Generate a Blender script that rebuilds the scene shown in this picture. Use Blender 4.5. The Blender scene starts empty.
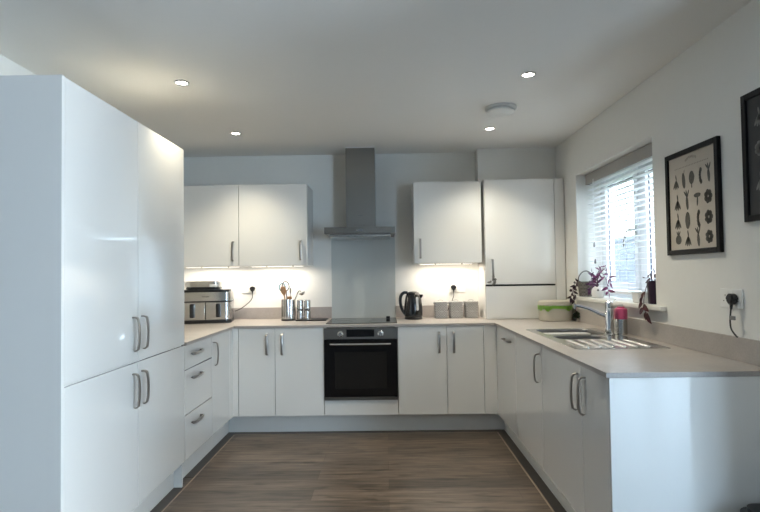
import bpy, bmesh, math, random
from mathutils import Vector, Matrix
random.seed(7)
PI = math.pi
R = math.radians
SC = bpy.context.scene
COL = SC.collection

# ------------------------------------------------------------------ materials
def nodes_of(name):
    m = bpy.data.materials.new(name); m.use_nodes = True
    return m, m.node_tree.nodes, m.node_tree.links, m.node_tree.nodes['Principled BSDF']

def plain(name, col, rough=.5, metal=0., coat=0., bump=0., bscale=200., spec=.5, emit=None, estr=0., vary=0., vscale=30.):
    m, N, L, P = nodes_of(name)
    P.inputs['Base Color'].default_value = (*col, 1)
    P.inputs['Roughness'].default_value = rough
    P.inputs['Metallic'].default_value = metal
    P.inputs['Coat Weight'].default_value = coat
    P.inputs['Coat Roughness'].default_value = .03
    P.inputs['Specular IOR Level'].default_value = spec
    if emit:
        P.inputs['Emission Color'].default_value = (*emit, 1)
        P.inputs['Emission Strength'].default_value = estr
    tc = N.new('ShaderNodeTexCoord')
    nz = N.new('ShaderNodeTexNoise'); nz.inputs['Scale'].default_value = vscale; nz.inputs['Detail'].default_value = 4
    L.new(tc.outputs['Object'], nz.inputs['Vector'])
    if vary:
        mx = N.new('ShaderNodeMix'); mx.data_type = 'RGBA'
        mx.inputs[6].default_value = (*[c*(1-vary) for c in col], 1)
        mx.inputs[7].default_value = (*[min(1, c*(1+vary)) for c in col], 1)
        L.new(nz.outputs['Fac'], mx.inputs['Factor']); L.new(mx.outputs[2], P.inputs['Base Color'])
    if bump:
        nb = N.new('ShaderNodeTexNoise'); nb.inputs['Scale'].default_value = bscale; nb.inputs['Detail'].default_value = 3
        L.new(tc.outputs['Object'], nb.inputs['Vector'])
        b = N.new('ShaderNodeBump'); b.inputs['Strength'].default_value = bump; b.inputs['Distance'].default_value = .002
        L.new(nb.outputs['Fac'], b.inputs['Height']); L.new(b.outputs['Normal'], P.inputs['Normal'])
    return m

def brushed(name, col, rough=.3, stretch=(1, 1, 40), aniso=.0):
    m, N, L, P = nodes_of(name)
    P.inputs['Base Color'].default_value = (*col, 1); P.inputs['Metallic'].default_value = 1
    P.inputs['Anisotropic'].default_value = aniso
    tc = N.new('ShaderNodeTexCoord'); mp = N.new('ShaderNodeMapping'); mp.inputs['Scale'].default_value = stretch
    nz = N.new('ShaderNodeTexNoise'); nz.inputs['Scale'].default_value = 30; nz.inputs['Detail'].default_value = 4
    L.new(tc.outputs['Object'], mp.inputs['Vector']); L.new(mp.outputs['Vector'], nz.inputs['Vector'])
    mr = N.new('ShaderNodeMapRange'); mr.inputs['To Min'].default_value = rough*.93; mr.inputs['To Max'].default_value = rough*1.08
    L.new(nz.outputs['Fac'], mr.inputs['Value']); L.new(mr.outputs['Result'], P.inputs['Roughness'])
    return m

def floor_mat():
    m, N, L, P = nodes_of('wood_plank_floor')
    tc = N.new('ShaderNodeTexCoord')
    br = N.new('ShaderNodeTexBrick'); br.offset = .37; br.offset_frequency = 2
    br.inputs['Scale'].default_value = 1; br.inputs['Brick Width'].default_value = 1.22; br.inputs['Row Height'].default_value = .152
    br.inputs['Mortar Size'].default_value = .0012; br.inputs['Mortar Smooth'].default_value = .3; br.inputs['Bias'].default_value = 0
    br.inputs['Color1'].default_value = (.070, .054, .042, 1); br.inputs['Color2'].default_value = (.145, .111, .085, 1)
    br.inputs['Mortar'].default_value = (.06, .04, .03, 1)
    L.new(tc.outputs['Object'], br.inputs['Vector'])
    mp = N.new('ShaderNodeMapping'); mp.inputs['Scale'].default_value = (1.6, 22, 1)
    L.new(tc.outputs['Object'], mp.inputs['Vector'])
    n1 = N.new('ShaderNodeTexNoise'); n1.inputs['Scale'].default_value = 1.6; n1.inputs['Detail'].default_value = 7; n1.inputs['Roughness'].default_value = .62; n1.inputs['Distortion'].default_value = .4
    L.new(mp.outputs['Vector'], n1.inputs['Vector'])
    rp = N.new('ShaderNodeValToRGB')
    rp.color_ramp.elements[0].position = .3; rp.color_ramp.elements[0].color = (.30, .30, .30, 1)
    rp.color_ramp.elements[1].position = .72; rp.color_ramp.elements[1].color = (1.55, 1.52, 1.48, 1)
    L.new(n1.outputs['Fac'], rp.inputs['Fac'])
    mx = N.new('ShaderNodeMix'); mx.data_type = 'RGBA'; mx.blend_type = 'MULTIPLY'; mx.inputs['Factor'].default_value = 1
    L.new(br.outputs['Color'], mx.inputs[6]); L.new(rp.outputs['Color'], mx.inputs[7])
    # sparse darker knots
    mp2 = N.new('ShaderNodeMapping'); mp2.inputs['Scale'].default_value = (2.2, 9, 1)
    L.new(tc.outputs['Object'], mp2.inputs['Vector'])
    vo = N.new('ShaderNodeTexNoise'); vo.inputs['Scale'].default_value = 2.1; vo.inputs['Detail'].default_value = 2
    L.new(mp2.outputs['Vector'], vo.inputs['Vector'])
    r2 = N.new('ShaderNodeValToRGB'); r2.color_ramp.elements[0].position = .3; r2.color_ramp.elements[0].color = (.45, .43, .41, 1)
    r2.color_ramp.elements[1].position = .45; r2.color_ramp.elements[1].color = (1, 1, 1, 1)
    L.new(vo.outputs['Fac'], r2.inputs['Fac'])
    m2 = N.new('ShaderNodeMix'); m2.data_type = 'RGBA'; m2.blend_type = 'MULTIPLY'; m2.inputs['Factor'].default_value = 1
    L.new(mx.outputs[2], m2.inputs[6]); L.new(r2.outputs['Color'], m2.inputs[7]); L.new(m2.outputs[2], P.inputs['Base Color'])
    P.inputs['Roughness'].default_value = .36
    b = N.new('ShaderNodeBump'); b.inputs['Strength'].default_value = .12; b.inputs['Distance'].default_value = .002
    L.new(n1.outputs['Fac'], b.inputs['Height']); L.new(b.outputs['Normal'], P.inputs['Normal'])
    return m

def stone_mat():
    m, N, L, P = nodes_of('taupe_stone_laminate')
    tc = N.new('ShaderNodeTexCoord')
    n1 = N.new('ShaderNodeTexNoise'); n1.inputs['Scale'].default_value = 3.5; n1.inputs['Detail'].default_value = 8; n1.inputs['Roughness'].default_value = .7
    n2 = N.new('ShaderNodeTexNoise'); n2.inputs['Scale'].default_value = 130; n2.inputs['Detail'].default_value = 3
    L.new(tc.outputs['Object'], n1.inputs['Vector']); L.new(tc.outputs['Object'], n2.inputs['Vector'])
    rp = N.new('ShaderNodeValToRGB')
    rp.color_ramp.elements[0].position = .3; rp.color_ramp.elements[0].color = (.345, .315, .295, 1)
    rp.color_ramp.elements[1].position = .75; rp.color_ramp.elements[1].color = (.445, .41, .385, 1)
    L.new(n1.outputs['Fac'], rp.inputs['Fac'])
    mr = N.new('ShaderNodeMapRange'); mr.inputs['To Min'].default_value = .86; mr.inputs['To Max'].default_value = 1.14
    L.new(n2.outputs['Fac'], mr.inputs['Value'])
    mx = N.new('ShaderNodeMix'); mx.data_type = 'RGBA'; mx.blend_type = 'MULTIPLY'; mx.inputs['Factor'].default_value = 1
    L.new(rp.outputs['Color'], mx.inputs[6]); L.new(mr.outputs['Result'], mx.inputs[7]); L.new(mx.outputs[2], P.inputs['Base Color'])
    P.inputs['Roughness'].default_value = .36
    return m

def glass_mat(name, tint=(1, 1, 1), refl=.045):
    m = bpy.data.materials.new(name); m.use_nodes = True
    N, L = m.node_tree.nodes, m.node_tree.links
    N.remove(N['Principled BSDF'])
    t = N.new('ShaderNodeBsdfTransparent'); t.inputs['Color'].default_value = (*tint, 1)
    g = N.new('ShaderNodeBsdfGlossy'); g.inputs['Roughness'].default_value = .02
    x = N.new('ShaderNodeMixShader'); x.inputs['Fac'].default_value = refl
    L.new(t.outputs[0], x.inputs[1]); L.new(g.outputs[0], x.inputs[2])
    L.new(x.outputs[0], N['Material Output'].inputs['Surface'])
    return m

def slat_mat():
    m, N, L, P = nodes_of('white_blind_slat')
    P.inputs['Base Color'].default_value = (.86, .87, .88, 1); P.inputs['Roughness'].default_value = .4
    tr = N.new('ShaderNodeBsdfTranslucent'); tr.inputs['Color'].default_value = (.92, .94, .97, 1)
    x = N.new('ShaderNodeMixShader'); x.inputs['Fac'].default_value = .2
    L.new(P.outputs[0], x.inputs[1]); L.new(tr.outputs[0], x.inputs[2]); L.new(x.outputs[0], N['Material Output'].inputs['Surface'])
    return m

def leaf_mat(name, c1, c2):
    m, N, L, P = nodes_of(name)
    tc = N.new('ShaderNodeTexCoord'); nz = N.new('ShaderNodeTexNoise'); nz.inputs['Scale'].default_value = 45
    L.new(tc.outputs['Object'], nz.inputs['Vector'])
    rp = N.new('ShaderNodeValToRGB'); rp.color_ramp.elements[0].position = .38; rp.color_ramp.elements[0].color = (*c1, 1)
    rp.color_ramp.elements[1].position = .62; rp.color_ramp.elements[1].color = (*c2, 1)
    L.new(nz.outputs['Fac'], rp.inputs['Fac']); L.new(rp.outputs['Color'], P.inputs['Base Color'])
    P.inputs['Roughness'].default_value = .4
    tr = N.new('ShaderNodeBsdfTranslucent'); L.new(rp.outputs['Color'], tr.inputs['Color'])
    x = N.new('ShaderNodeMixShader'); x.inputs['Fac'].default_value = .3
    L.new(P.outputs[0], x.inputs[1]); L.new(tr.outputs[0], x.inputs[2]); L.new(x.outputs[0], N['Material Output'].inputs['Surface'])
    return m

def weave_mat(name, col, s=1.):
    m, N, L, P = nodes_of(name)
    tc = N.new('ShaderNodeTexCoord')
    ck = N.new('ShaderNodeTexChecker'); ck.inputs['Scale'].default_value = 90*s
    ck.inputs['Color1'].default_value = (*[c*.72 for c in col], 1); ck.inputs['Color2'].default_value = (*[c*1.2 for c in col], 1)
    L.new(tc.outputs['Object'], ck.inputs['Vector'])
    nz = N.new('ShaderNodeTexNoise'); nz.inputs['Scale'].default_value = 120*s; L.new(tc.outputs['Object'], nz.inputs['Vector'])
    mr = N.new('ShaderNodeMapRange'); mr.inputs['To Min'].default_value = .7; mr.inputs['To Max'].default_value = 1.3
    L.new(nz.outputs['Fac'], mr.inputs['Value'])
    mx = N.new('ShaderNodeMix'); mx.data_type = 'RGBA'; mx.blend_type = 'MULTIPLY'; mx.inputs['Factor'].default_value = 1
    L.new(ck.outputs['Color'], mx.inputs[6]); L.new(mr.outputs['Result'], mx.inputs[7]); L.new(mx.outputs[2], P.inputs['Base Color'])
    P.inputs['Roughness'].default_value = .7
    b = N.new('ShaderNodeBump'); b.inputs['Strength'].default_value = .5; b.inputs['Distance'].default_value = .002
    L.new(ck.outputs['Fac'], b.inputs['Height']); L.new(b.outputs['Normal'], P.inputs['Normal'])
    return m

def fence_mat(name, c1, c2, mort, w, h):
    m, N, L, P = nodes_of(name)
    tc = N.new('ShaderNodeTexCoord'); mp = N.new('ShaderNodeMapping'); mp.inputs['Rotation'].default_value = (R(90), 0, R(90))
    br = N.new('ShaderNodeTexBrick'); br.inputs['Scale'].default_value = 1
    br.inputs['Brick Width'].default_value = w; br.inputs['Row Height'].default_value = h; br.inputs['Mortar Size'].default_value = .008
    br.inputs['Color1'].default_value = (*c1, 1); br.inputs['Color2'].default_value = (*c2, 1); br.inputs['Mortar'].default_value = (*mort, 1)
    sx = N.new('ShaderNodeSeparateXYZ'); cx = N.new('ShaderNodeCombineXYZ')
    L.new(tc.outputs['Object'], sx.inputs[0]); L.new(sx.outputs['Y'], cx.inputs['X']); L.new(sx.outputs['Z'], cx.inputs['Y'])
    L.new(cx.outputs[0], br.inputs['Vector']); L.new(br.outputs['Color'], P.inputs['Base Color'])
    P.inputs['Roughness'].default_value = .8
    return m

M = dict(
    wall=plain('white_wall_paint', (.77, .765, .735), .75, bump=.05, bscale=300, vary=.015),
    dimwall=plain('bounce_cut_wall_grey', (.16, .17, .18), .75, vary=.02),  # made-up dark colour for unseen walls, to cut their bounce light
    ceiling=plain('white_ceiling_paint', (.80, .79, .765), .85, bump=.04, bscale=250, vary=.01),
    gloss=plain('gloss_white_lacquer', (.79, .78, .755), .08, coat=.8, vary=.004),
    carcass=plain('white_carcass_board', (.74, .735, .71), .35, vary=.01),
    plinth=plain('white_plinth_board', (.72, .715, .69), .3, vary=.01),
    stone=stone_mat(), floor=floor_mat(),
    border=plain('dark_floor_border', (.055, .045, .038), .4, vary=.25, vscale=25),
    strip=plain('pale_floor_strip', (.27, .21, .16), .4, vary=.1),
    nickel=brushed('brushed_nickel', (.40, .375, .35), .3),
    steel=brushed('brushed_steel', (.56, .555, .54), .2, (1, 1, 1)),
    steelv=brushed('brushed_steel_hood', (.25, .243, .23), .32, (60, 60, 1)),
    steelh=brushed('brushed_steel_dark', (.22, .21, .195), .36, (1, 60, 60)),
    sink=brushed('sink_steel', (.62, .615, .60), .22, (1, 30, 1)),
    bowl=brushed('shaded_bowl_steel', (.17, .17, .168), .38, (1, 30, 1)),  # darker copy of the sink steel, the bowls' shade put into its colour
    chrome=plain('chrome', (.72, .72, .72), .08, metal=1, vary=.01),
    black=plain('black_plastic', (.012, .012, .013), .3, vary=.1),
    blackgloss=plain('black_gloss', (.006, .006, .007), .12, coat=.2, vary=.05),
    ovenglass=plain('black_oven_glass', (.006, .006, .007), .05, vary=.05, spec=.4),
    darkwin=plain('dark_oven_window', (.016, .015, .014), .1, vary=.05, spec=.3),
    hobglass=plain('hob_glass', (.02, .021, .023), .07, spec=.6, vary=.05),
    ring=plain('hob_ring_print', (.10, .10, .105), .2, vary=.05),
    splash=plain('grey_back_painted_glass', (.50, .535, .53), .10, coat=.3, vary=.02, vscale=6),
    white=plain('white_plastic', (.80, .80, .78), .3, vary=.01),
    upvc=plain('white_window_frame', (.80, .82, .84), .25, vary=.01),
    gasket=plain('dark_gasket', (.05, .06, .10), .5, vary=.1),
    sill=plain('white_sill_paint', (.80, .79, .76), .3, vary=.01),
    slat=slat_mat(), valance=plain('grey_blind_valance', (.36, .345, .33), .5, vary=.04, vscale=60),
    frame=plain('black_picture_frame', (.008, .008, .009), .4, vary=.1, spec=.2),
    paper=plain('aged_cream_paper', (.50, .45, .385), .7, vary=.06, vscale=8),
    ink=plain('grey_botanical_ink', (.105, .10, .09), .8, vary=.55, vscale=140),
    inkpale=plain('faded_title_ink', (.30, .27, .23), .8, vary=.2, vscale=90),
    chalk=plain('chalkboard_paper', (.035, .036, .038), .6, vary=.15, vscale=9),
    chalkink=plain('pale_chalk_ink', (.20, .20, .19), .8, vary=.4, vscale=120),
    wood=plain('utensil_wood', (.42, .235, .12), .55, vary=.2, vscale=40),
    teal=plain('teal_silicone', (.07, .20, .25), .4, vary=.05),
    greytool=plain('grey_nylon', (.16, .155, .145), .45, vary=.1),
    canister=weave_mat('grey_textured_tin', (.40, .395, .39)),
    mark=plain('pale_mark', (.50, .50, .49), .5, vary=.02),
    greymark=plain('grey_mark', (.17, .17, .17), .4, vary=.02),
    canmark=plain('faint_tin_mark', (.50, .50, .50), .6, vary=.05),
    alarmshade=plain('shaded_alarm_base', (.60, .60, .60), .5, vary=.02),  # white base greyed: the shade on it is put into the colour
    caddy=plain('cream_caddy_plastic', (.52, .48, .40), .4, vary=.03),
    liner=plain('green_bag_liner', (.30, .58, .10), .35, vary=.25, vscale=60),
    pink=plain('pink_plastic', (.56, .085, .20), .4, vary=.05),
    basket=weave_mat('grey_woven_basket', (.155, .145, .13), .8),
    soil=plain('potting_soil', (.03, .022, .016), .9, bump=.6, bscale=90, vary=.3),
    pot=plain('white_ceramic', (.76, .75, .73), .25, vary=.02),
    darkpot=plain('dark_purple_pot', (.03, .012, .028), .25, vary=.15),
    leafdark=leaf_mat('dark_trailing_leaf', (.022, .014, .022), (.05, .025, .045)),
    leafpurple=leaf_mat('purple_leaf', (.045, .014, .05), (.17, .07, .16)),
    leafpink=leaf_mat('pink_purple_leaf', (.10, .02, .07), (.27, .07, .20)),
    leafmaroon=leaf_mat('maroon_leaf', (.035, .006, .010), (.085, .015, .022)),
    leafgreen=leaf_mat('dark_green_leaf', (.010, .020, .010), (.025, .045, .02)),
    stem=plain('plant_stem', (.07, .03, .045), .5, vary=.2),
    key=brushed('charm_metal', (.30, .28, .26), .3),
    lens=plain('downlight_lens', (.9, .9, .9), .3, emit=(1, .95, .88), estr=14),
    led=plain('led_diffuser', (.9, .9, .9), .3, emit=(1, .90, .76), estr=3),
    pane=glass_mat('window_glass'),
    display=plain('oven_display', (.005, .005, .006), .1, vary=.05),
    render=fence_mat('pale_house_render', (.72, .72, .72), (.74, .74, .74), (.70, .70, .70), 1.2, .6),
    tile=plain('grey_roof_tile', (.22, .22, .24), .7, vary=.2, vscale=5),
    fence=fence_mat('grey_brick_wall', (.035, .045, .06), (.05, .06, .078), (.08, .09, .105), .23, .075),
    lawn=plain('lawn', (.10, .14, .07), .9, vary=.4, vscale=12),
    hwin=plain('house_window_glass', (.20, .24, .28), .1, vary=.1),
)

# ------------------------------------------------------------------ mesh helpers
def bx(bm, x0, x1, y0, y1, z0, z1, bev=0., seg=2, rot=None, mi=0):
    r = bmesh.ops.create_cube(bm, size=1)
    vs = r['verts']
    c = Vector(((x0+x1)/2, (y0+y1)/2, (z0+z1)/2))
    for v in vs:
        v.co = Vector((v.co.x*(x1-x0), v.co.y*(y1-y0), v.co.z*(z1-z0)))
        if rot: v.co = rot @ v.co
        v.co += c
    fs = {f for v in vs for f in v.link_faces}
    for f in fs: f.material_index = mi
    if bev > 0:
        es = list({e for v in vs for e in v.link_edges})
        bmesh.ops.bevel(bm, geom=es, offset=bev, segments=seg, affect='EDGES', profile=.5, clamp_overlap=True)
    return bm

def prism(bm, pts, z0, z1, axis='z', bev=0., mi=0):
    """extrude a 2-D outline; axis z: (x,y); axis y: (x,z); axis x: (y,z)"""
    def P(a, b, h):
        return {'z': (a, b, h), 'y': (a, h, b), 'x': (h, a, b)}[axis]
    lo = [bm.verts.new(P(a, b, z0)) for a, b in pts]
    hi = [bm.verts.new(P(a, b, z1)) for a, b in pts]
    fs = [bm.faces.new(lo), bm.faces.new(hi[::-1])]
    n = len(pts)
    for i in range(n):
        fs.append(bm.faces.new((lo[i], hi[i], hi[(i+1) % n], lo[(i+1) % n])))
    for f in fs: f.material_index = mi
    bmesh.ops.recalc_face_normals(bm, faces=fs)
    if bev > 0:
        es = list(set(fs[0].edges) | set(fs[1].edges))
        bmesh.ops.bevel(bm, geom=es, offset=bev, segments=2, affect='EDGES', clamp_overlap=True)
    return bm

def rrect(w, d, r, n=6, cx=0, cy=0):
    out = []
    for k, (sx, sy) in enumerate(((1, 1), (-1, 1), (-1, -1), (1, -1))):
        for i in range(n+1):
            a = (k + i/n)*PI/2
            out.append((cx + sx*(w/2-r) + r*math.cos(a), cy + sy*(d/2-r) + r*math.sin(a)))
    return out

def lathe(bm, prof, c=(0, 0, 0), seg=28, axis='z', mi=0, cap=True):
    rings = []
    for r, h in prof:
        ring = []
        for i in range(seg):
            a = 2*PI*i/seg
            p = (r*math.cos(a), r*math.sin(a), h)
            if axis == 'y': p = (p[0], p[2], p[1])
            if axis == 'x': p = (p[2], p[0], p[1])
            ring.append(bm.verts.new((p[0]+c[0], p[1]+c[1], p[2]+c[2])))
        rings.append(ring)
    fs = []
    for a, b in zip(rings, rings[1:]):
        for i in range(seg):
            fs.append(bm.faces.new((a[i], a[(i+1) % seg], b[(i+1) % seg], b[i])))
    if cap:
        if prof[0][0] > 1e-6: fs.append(bm.faces.new(rings[0][::-1]))
        if prof[-1][0] > 1e-6: fs.append(bm.faces.new(rings[-1]))
    for f in fs: f.material_index = mi
    bmesh.ops.recalc_face_normals(bm, faces=fs)
    return bm

def smooth_path(pts, n=6):
    pts = [Vector(p) for p in pts]
    if len(pts) < 3: return pts
    q = [pts[0]*2-pts[1]] + pts + [pts[-1]*2-pts[-2]]
    out = []
    for i in range(1, len(q)-2):
        p0, p1, p2, p3 = q[i-1:i+3]
        for k in range(n):
            t = k/n
            out.append(.5*((2*p1)+(p2-p0)*t+(2*p0-5*p1+4*p2-p3)*t*t+(3*p1-p0-3*p2+p3)*t**3))
    out.append(pts[-1])
    return out

def tube(bm, pts, r, seg=8, mi=0, sect=None, taper=None, ref=None):
    """sweep a round (or given) section along a path"""
    pts = [Vector(p) for p in pts]
    t0 = (pts[1]-pts[0]).normalized()
    up = Vector(ref) if ref else (Vector((0, 0, 1)) if abs(t0.z) < .9 else Vector((1, 0, 0)))
    n = (up - t0*up.dot(t0)).normalized()
    rings = []
    for i, p in enumerate(pts):
        if i == 0: t = t0
        elif i == len(pts)-1: t = (pts[i]-pts[i-1]).normalized()
        else: t = ((pts[i+1]-p).normalized() + (p-pts[i-1]).normalized()).normalized()
        n = (n - t*n.dot(t)).normalized(); b = t.cross(n)
        k = 1 if not taper else 1 + (taper-1)*i/(len(pts)-1)
        if sect: ring = [bm.verts.new(p + n*a*k + b*c*k) for a, c in sect]
        else: ring = [bm.verts.new(p + (n*math.cos(2*PI*j/seg) + b*math.sin(2*PI*j/seg))*r*k) for j in range(seg)]
        rings.append(ring)
    m = len(rings[0]); fs = []
    for a, b in zip(rings, rings[1:]):
        for j in range(m): fs.append(bm.faces.new((a[j], a[(j+1) % m], b[(j+1) % m], b[j])))
    fs.append(bm.faces.new(rings[0][::-1])); fs.append(bm.faces.new(rings[-1]))
    for f in fs: f.material_index = mi
    bmesh.ops.recalc_face_normals(bm, faces=fs)
    return bm

def leaf(bm, base, d, ln, w, up=(0, 0, 1), bend=.25, fold=.25, mi=0):
    d = Vector(d).normalized(); up = Vector(up)
    s = d.cross(up)
    if s.length < 1e-3: s = d.cross(Vector((1, 0, 0)))
    s.normalize(); u = s.cross(d).normalized(); base = Vector(base)
    prev = None; n = 7
    for i in range(n+1):
        t = i/n
        c = base + d*ln*t - u*bend*ln*t*t
        hw = w*.5*math.sin(PI*min(1, t**.8))**.8 if 0 < t < 1 else .0006
        tri = [bm.verts.new(c - s*hw + u*hw*fold), bm.verts.new(c), bm.verts.new(c + s*hw + u*hw*fold)]
        if prev:
            for k in range(2):
                f = bm.faces.new((prev[k], prev[k+1], tri[k+1], tri[k])); f.material_index = mi
        prev = tri
    return bm

def build(name, bm, mat, parent=None, loc=None, rotz=0., sharp=21, smooth=True):
    me = bpy.data.meshes.new(name)
    for f in bm.faces: f.smooth = smooth
    if smooth:
        for e in bm.edges:
            if len(e.link_faces) == 2 and e.calc_face_angle(0) > R(sharp): e.smooth = False
    bm.to_mesh(me); bm.free()
    for m in (mat if isinstance(mat, (list, tuple)) else [mat]): me.materials.append(m)
    o = bpy.data.objects.new(name, me); COL.objects.link(o)
    if parent: o.parent = parent
    if loc is not None: o.location = loc
    if rotz: o.rotation_euler = (0, 0, rotz)
    return o

def tag(o, label, cat, group=None, kind=None):
    o['label'] = label; o['category'] = cat
    if group: o['group'] = group
    if kind: o['kind'] = kind
    return o

def thing(name, label, cat, loc=(0, 0, 0), rotz=0., group=None):
    o = bpy.data.objects.new(name, None); o.empty_display_size = .05; COL.objects.link(o)
    o.location = loc; o.rotation_euler = (0, 0, rotz)
    return tag(o, label, cat, group)

def struct(name, bm, mat, parent=None, smooth=False, loc=None):
    o = build(name, bm, mat, parent, loc, smooth=smooth)
    if not parent: o['kind'] = 'structure'
    return o

def copy_thing(root, loc, rotz=None, label=None):
    c = root.copy(); COL.objects.link(c); c.location = loc
    if rotz is not None: c.rotation_euler = (0, 0, rotz)
    if label: c['label'] = label
    for ch in root.children:
        d = ch.copy(); COL.objects.link(d); d.parent = c
        for g in ch.children:
            e = g.copy(); COL.objects.link(e); e.parent = d
    return c

NB = bmesh.new

# ------------------------------------------------------------------ dimensions (metres), y = 0 is the plane of the back run's doors
XL, XR = -1.259, .889            # planes of the left and right door fronts
YB, XW, XLW, ZC = .65, 1.57, -1.935, 2.435
WT0, WT1 = .868, .888            # worktop bottom / top
DB = .152                        # door bottom
REAR = -6.5                      # wall behind the camera
XFAR = 5.4                       # far right wall of the living area behind

# ------------------------------------------------------------------ room shell
WEND = -2.75
PLAN = [(XLW-.3, REAR-.3), (XFAR+.3, REAR-.3), (XFAR+.3, WEND+.3), (XW+.3, WEND+.3), (XW+.3, YB+.3), (XLW-.3, YB+.3)]
bm = NB(); prism(bm, PLAN, -.2, 0); struct('floor', bm, M['floor'])
bm = NB(); prism(bm, PLAN, ZC, ZC+.2); struct('ceiling', bm, M['ceiling'])
bm = NB(); bx(bm, XLW-.3, XW+.3, YB, YB+.3, 0, ZC); struct('wall_back', bm, M['wall'])
bm = NB(); bx(bm, XLW-.3, XLW, -2.3, YB, 0, ZC); struct('wall_left', bm, M['wall'])
bm = NB(); bx(bm, XLW-.3, XLW, REAR, -2.3, 0, ZC); struct('wall_left_living', bm, M['dimwall'])  # unseen stretch, darkened so it throws less light on the larder side panel
WY0, WY1, WZ0, WZ1 = -1.19, .02, 1.065, 2.083       # kitchen window opening
bm = NB()
bx(bm, XW, XW+.3, WY1, YB, 0, ZC); bx(bm, XW, XW+.3, WEND, WY0, 0, ZC)
bx(bm, XW, XW+.3, WY0, WY1, 0, WZ0); bx(bm, XW, XW+.3, WY0, WY1, WZ1, ZC)
bmesh.ops.remove_doubles(bm, verts=bm.verts, dist=1e-5)
struct('wall_right', bm, M['wall'])
bm = NB(); bx(bm, XW+.3, XFAR, WEND, WEND+.3, 0, ZC); struct('wall_front', bm, M['wall'])
QY0, QY1 = -5.1, -2.95                               # glazed doors in the far right wall of the living area
bm = NB(); bx(bm, XFAR, XFAR+.3, REAR, QY0, 0, ZC); bx(bm, XFAR, XFAR+.3, QY1, WEND+.3, 0, ZC); bx(bm, XFAR, XFAR+.3, QY0, QY1, 2.1, ZC); struct('wall_far_right', bm, M['wall'])
PZ = 2.1
PX0, PX1 = 2.7, 4.0                                 # glazed doors behind the camera
bm = NB(); bx(bm, XLW-.3, PX0, REAR-.3, REAR, 0, ZC); bx(bm, PX1, XFAR+.3, REAR-.3, REAR, 0, ZC); bx(bm, PX0, PX1, REAR-.3, REAR, PZ, ZC)
struct('wall_rear', bm, M['dimwall'])  # unseen wall, its dark colour added to lower the fill light
def glazed_door(name, loc, rotz, W):
    d = bpy.data.objects.new(name, None); COL.objects.link(d); d.location = loc; d.rotation_euler = (0, 0, rotz); d['kind'] = 'structure'
    bm = NB()
    for x in (0, W/2-.035, W-.07): bx(bm, x+.001, x+.069, -.035, .035, .001, PZ-.001)
    for x0, x1 in ((.07, W/2-.035), (W/2+.035, W-.07)):
        bx(bm, x0, x1, -.035, .035, .001, .09); bx(bm, x0, x1, -.035, .035, PZ-.09, PZ-.001)
    build('door_frame', bm, M['upvc'], d)
    for x0, x1 in ((.07, W/2-.035), (W/2+.035, W-.07)):
        bm = NB(); bx(bm, x0, x1, -.006, .006, .09, PZ-.09); build('pane', bm, M['pane'], d)
glazed_door('door_2', (PX0, REAR-.15, 0), 0, PX1-PX0)
glazed_door('door_1', (XFAR+.15, QY0, 0), R(90), QY1-QY0)

# boxed-in service duct above the boiler cupboard
bm = NB(); bx(bm, .857, XW-.0005, .507, YB-.0005, 2.1135, ZC-.0005); struct('wall_boxing', bm, M['wall'])

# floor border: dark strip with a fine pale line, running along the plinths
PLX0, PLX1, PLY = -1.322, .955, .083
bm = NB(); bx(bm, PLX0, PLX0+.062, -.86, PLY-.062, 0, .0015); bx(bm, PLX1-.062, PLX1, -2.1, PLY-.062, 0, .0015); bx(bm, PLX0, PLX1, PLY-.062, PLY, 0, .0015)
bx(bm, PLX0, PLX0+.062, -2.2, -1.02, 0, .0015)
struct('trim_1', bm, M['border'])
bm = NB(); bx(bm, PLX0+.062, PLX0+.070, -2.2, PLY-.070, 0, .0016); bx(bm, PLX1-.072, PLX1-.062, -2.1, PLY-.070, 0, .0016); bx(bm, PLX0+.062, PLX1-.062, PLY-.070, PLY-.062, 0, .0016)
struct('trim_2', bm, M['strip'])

# ------------------------------------------------------------------ cabinets (local: x across, front face y = 0, body behind)
def handle_mesh(vertical=True, L=.165):
    bm = NB()
    h = L/2
    prof = [(-h, 0), (-h, -.014), (-h+.003, -.022), (-h+.010, -.028), (-h*.5, -.0325), (0, -.034), (h*.5, -.0325), (h-.010, -.028), (h-.003, -.022), (h, -.014), (h, 0)]
    sect = [(-.0035, -.0085), (.0035, -.0085), (.0045, -.006), (.0045, .006), (.0035, .0085), (-.0035, .0085)]
    if vertical: tube(bm, [(0, y, z) for z, y in prof], 0, sect=sect, ref=(0, -1, 0))
    else: tube(bm, [(z, y, 0) for z, y in prof], 0, sect=sect, ref=(0, -1, 0))
    return bm
HV = build('handle', handle_mesh(True), M['nickel']); HVM = HV.data; bpy.data.objects.remove(HV)
HH = build('handle', handle_mesh(False), M['nickel']); HHM = HH.data; bpy.data.objects.remove(HH)

def handle(parent, x, z, vertical=True):
    o = bpy.data.objects.new('handle', HVM if vertical else HHM); COL.objects.link(o); o.parent = parent; o.location = (x, 0, z)
    return o

def front(parent, name, x0, x1, z0, z1, hd=None, mat='gloss'):
    g = .002
    bm = NB(); bx(bm, x0+g, x1-g, 0, .0185, z0+g, z1-g, .0014, 2)
    o = build(name, bm, M[mat], parent)
    if hd: handle(o, hd[0], hd[1], hd[2] if len(hd) > 2 else True)
    return o

def cabinet(name, label, loc, rotz, w, depth, z0, z1, fronts, group=None, cat='cabinet'):
    t = thing(name, label, cat, loc, rotz, group)
    bm = NB(); bx(bm, .0008, w-.0008, .020, depth, z0, z1, .001, 1); build('body', bm, M['carcass'], t)
    for f in fronts: front(t, *f)
    return t

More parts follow.
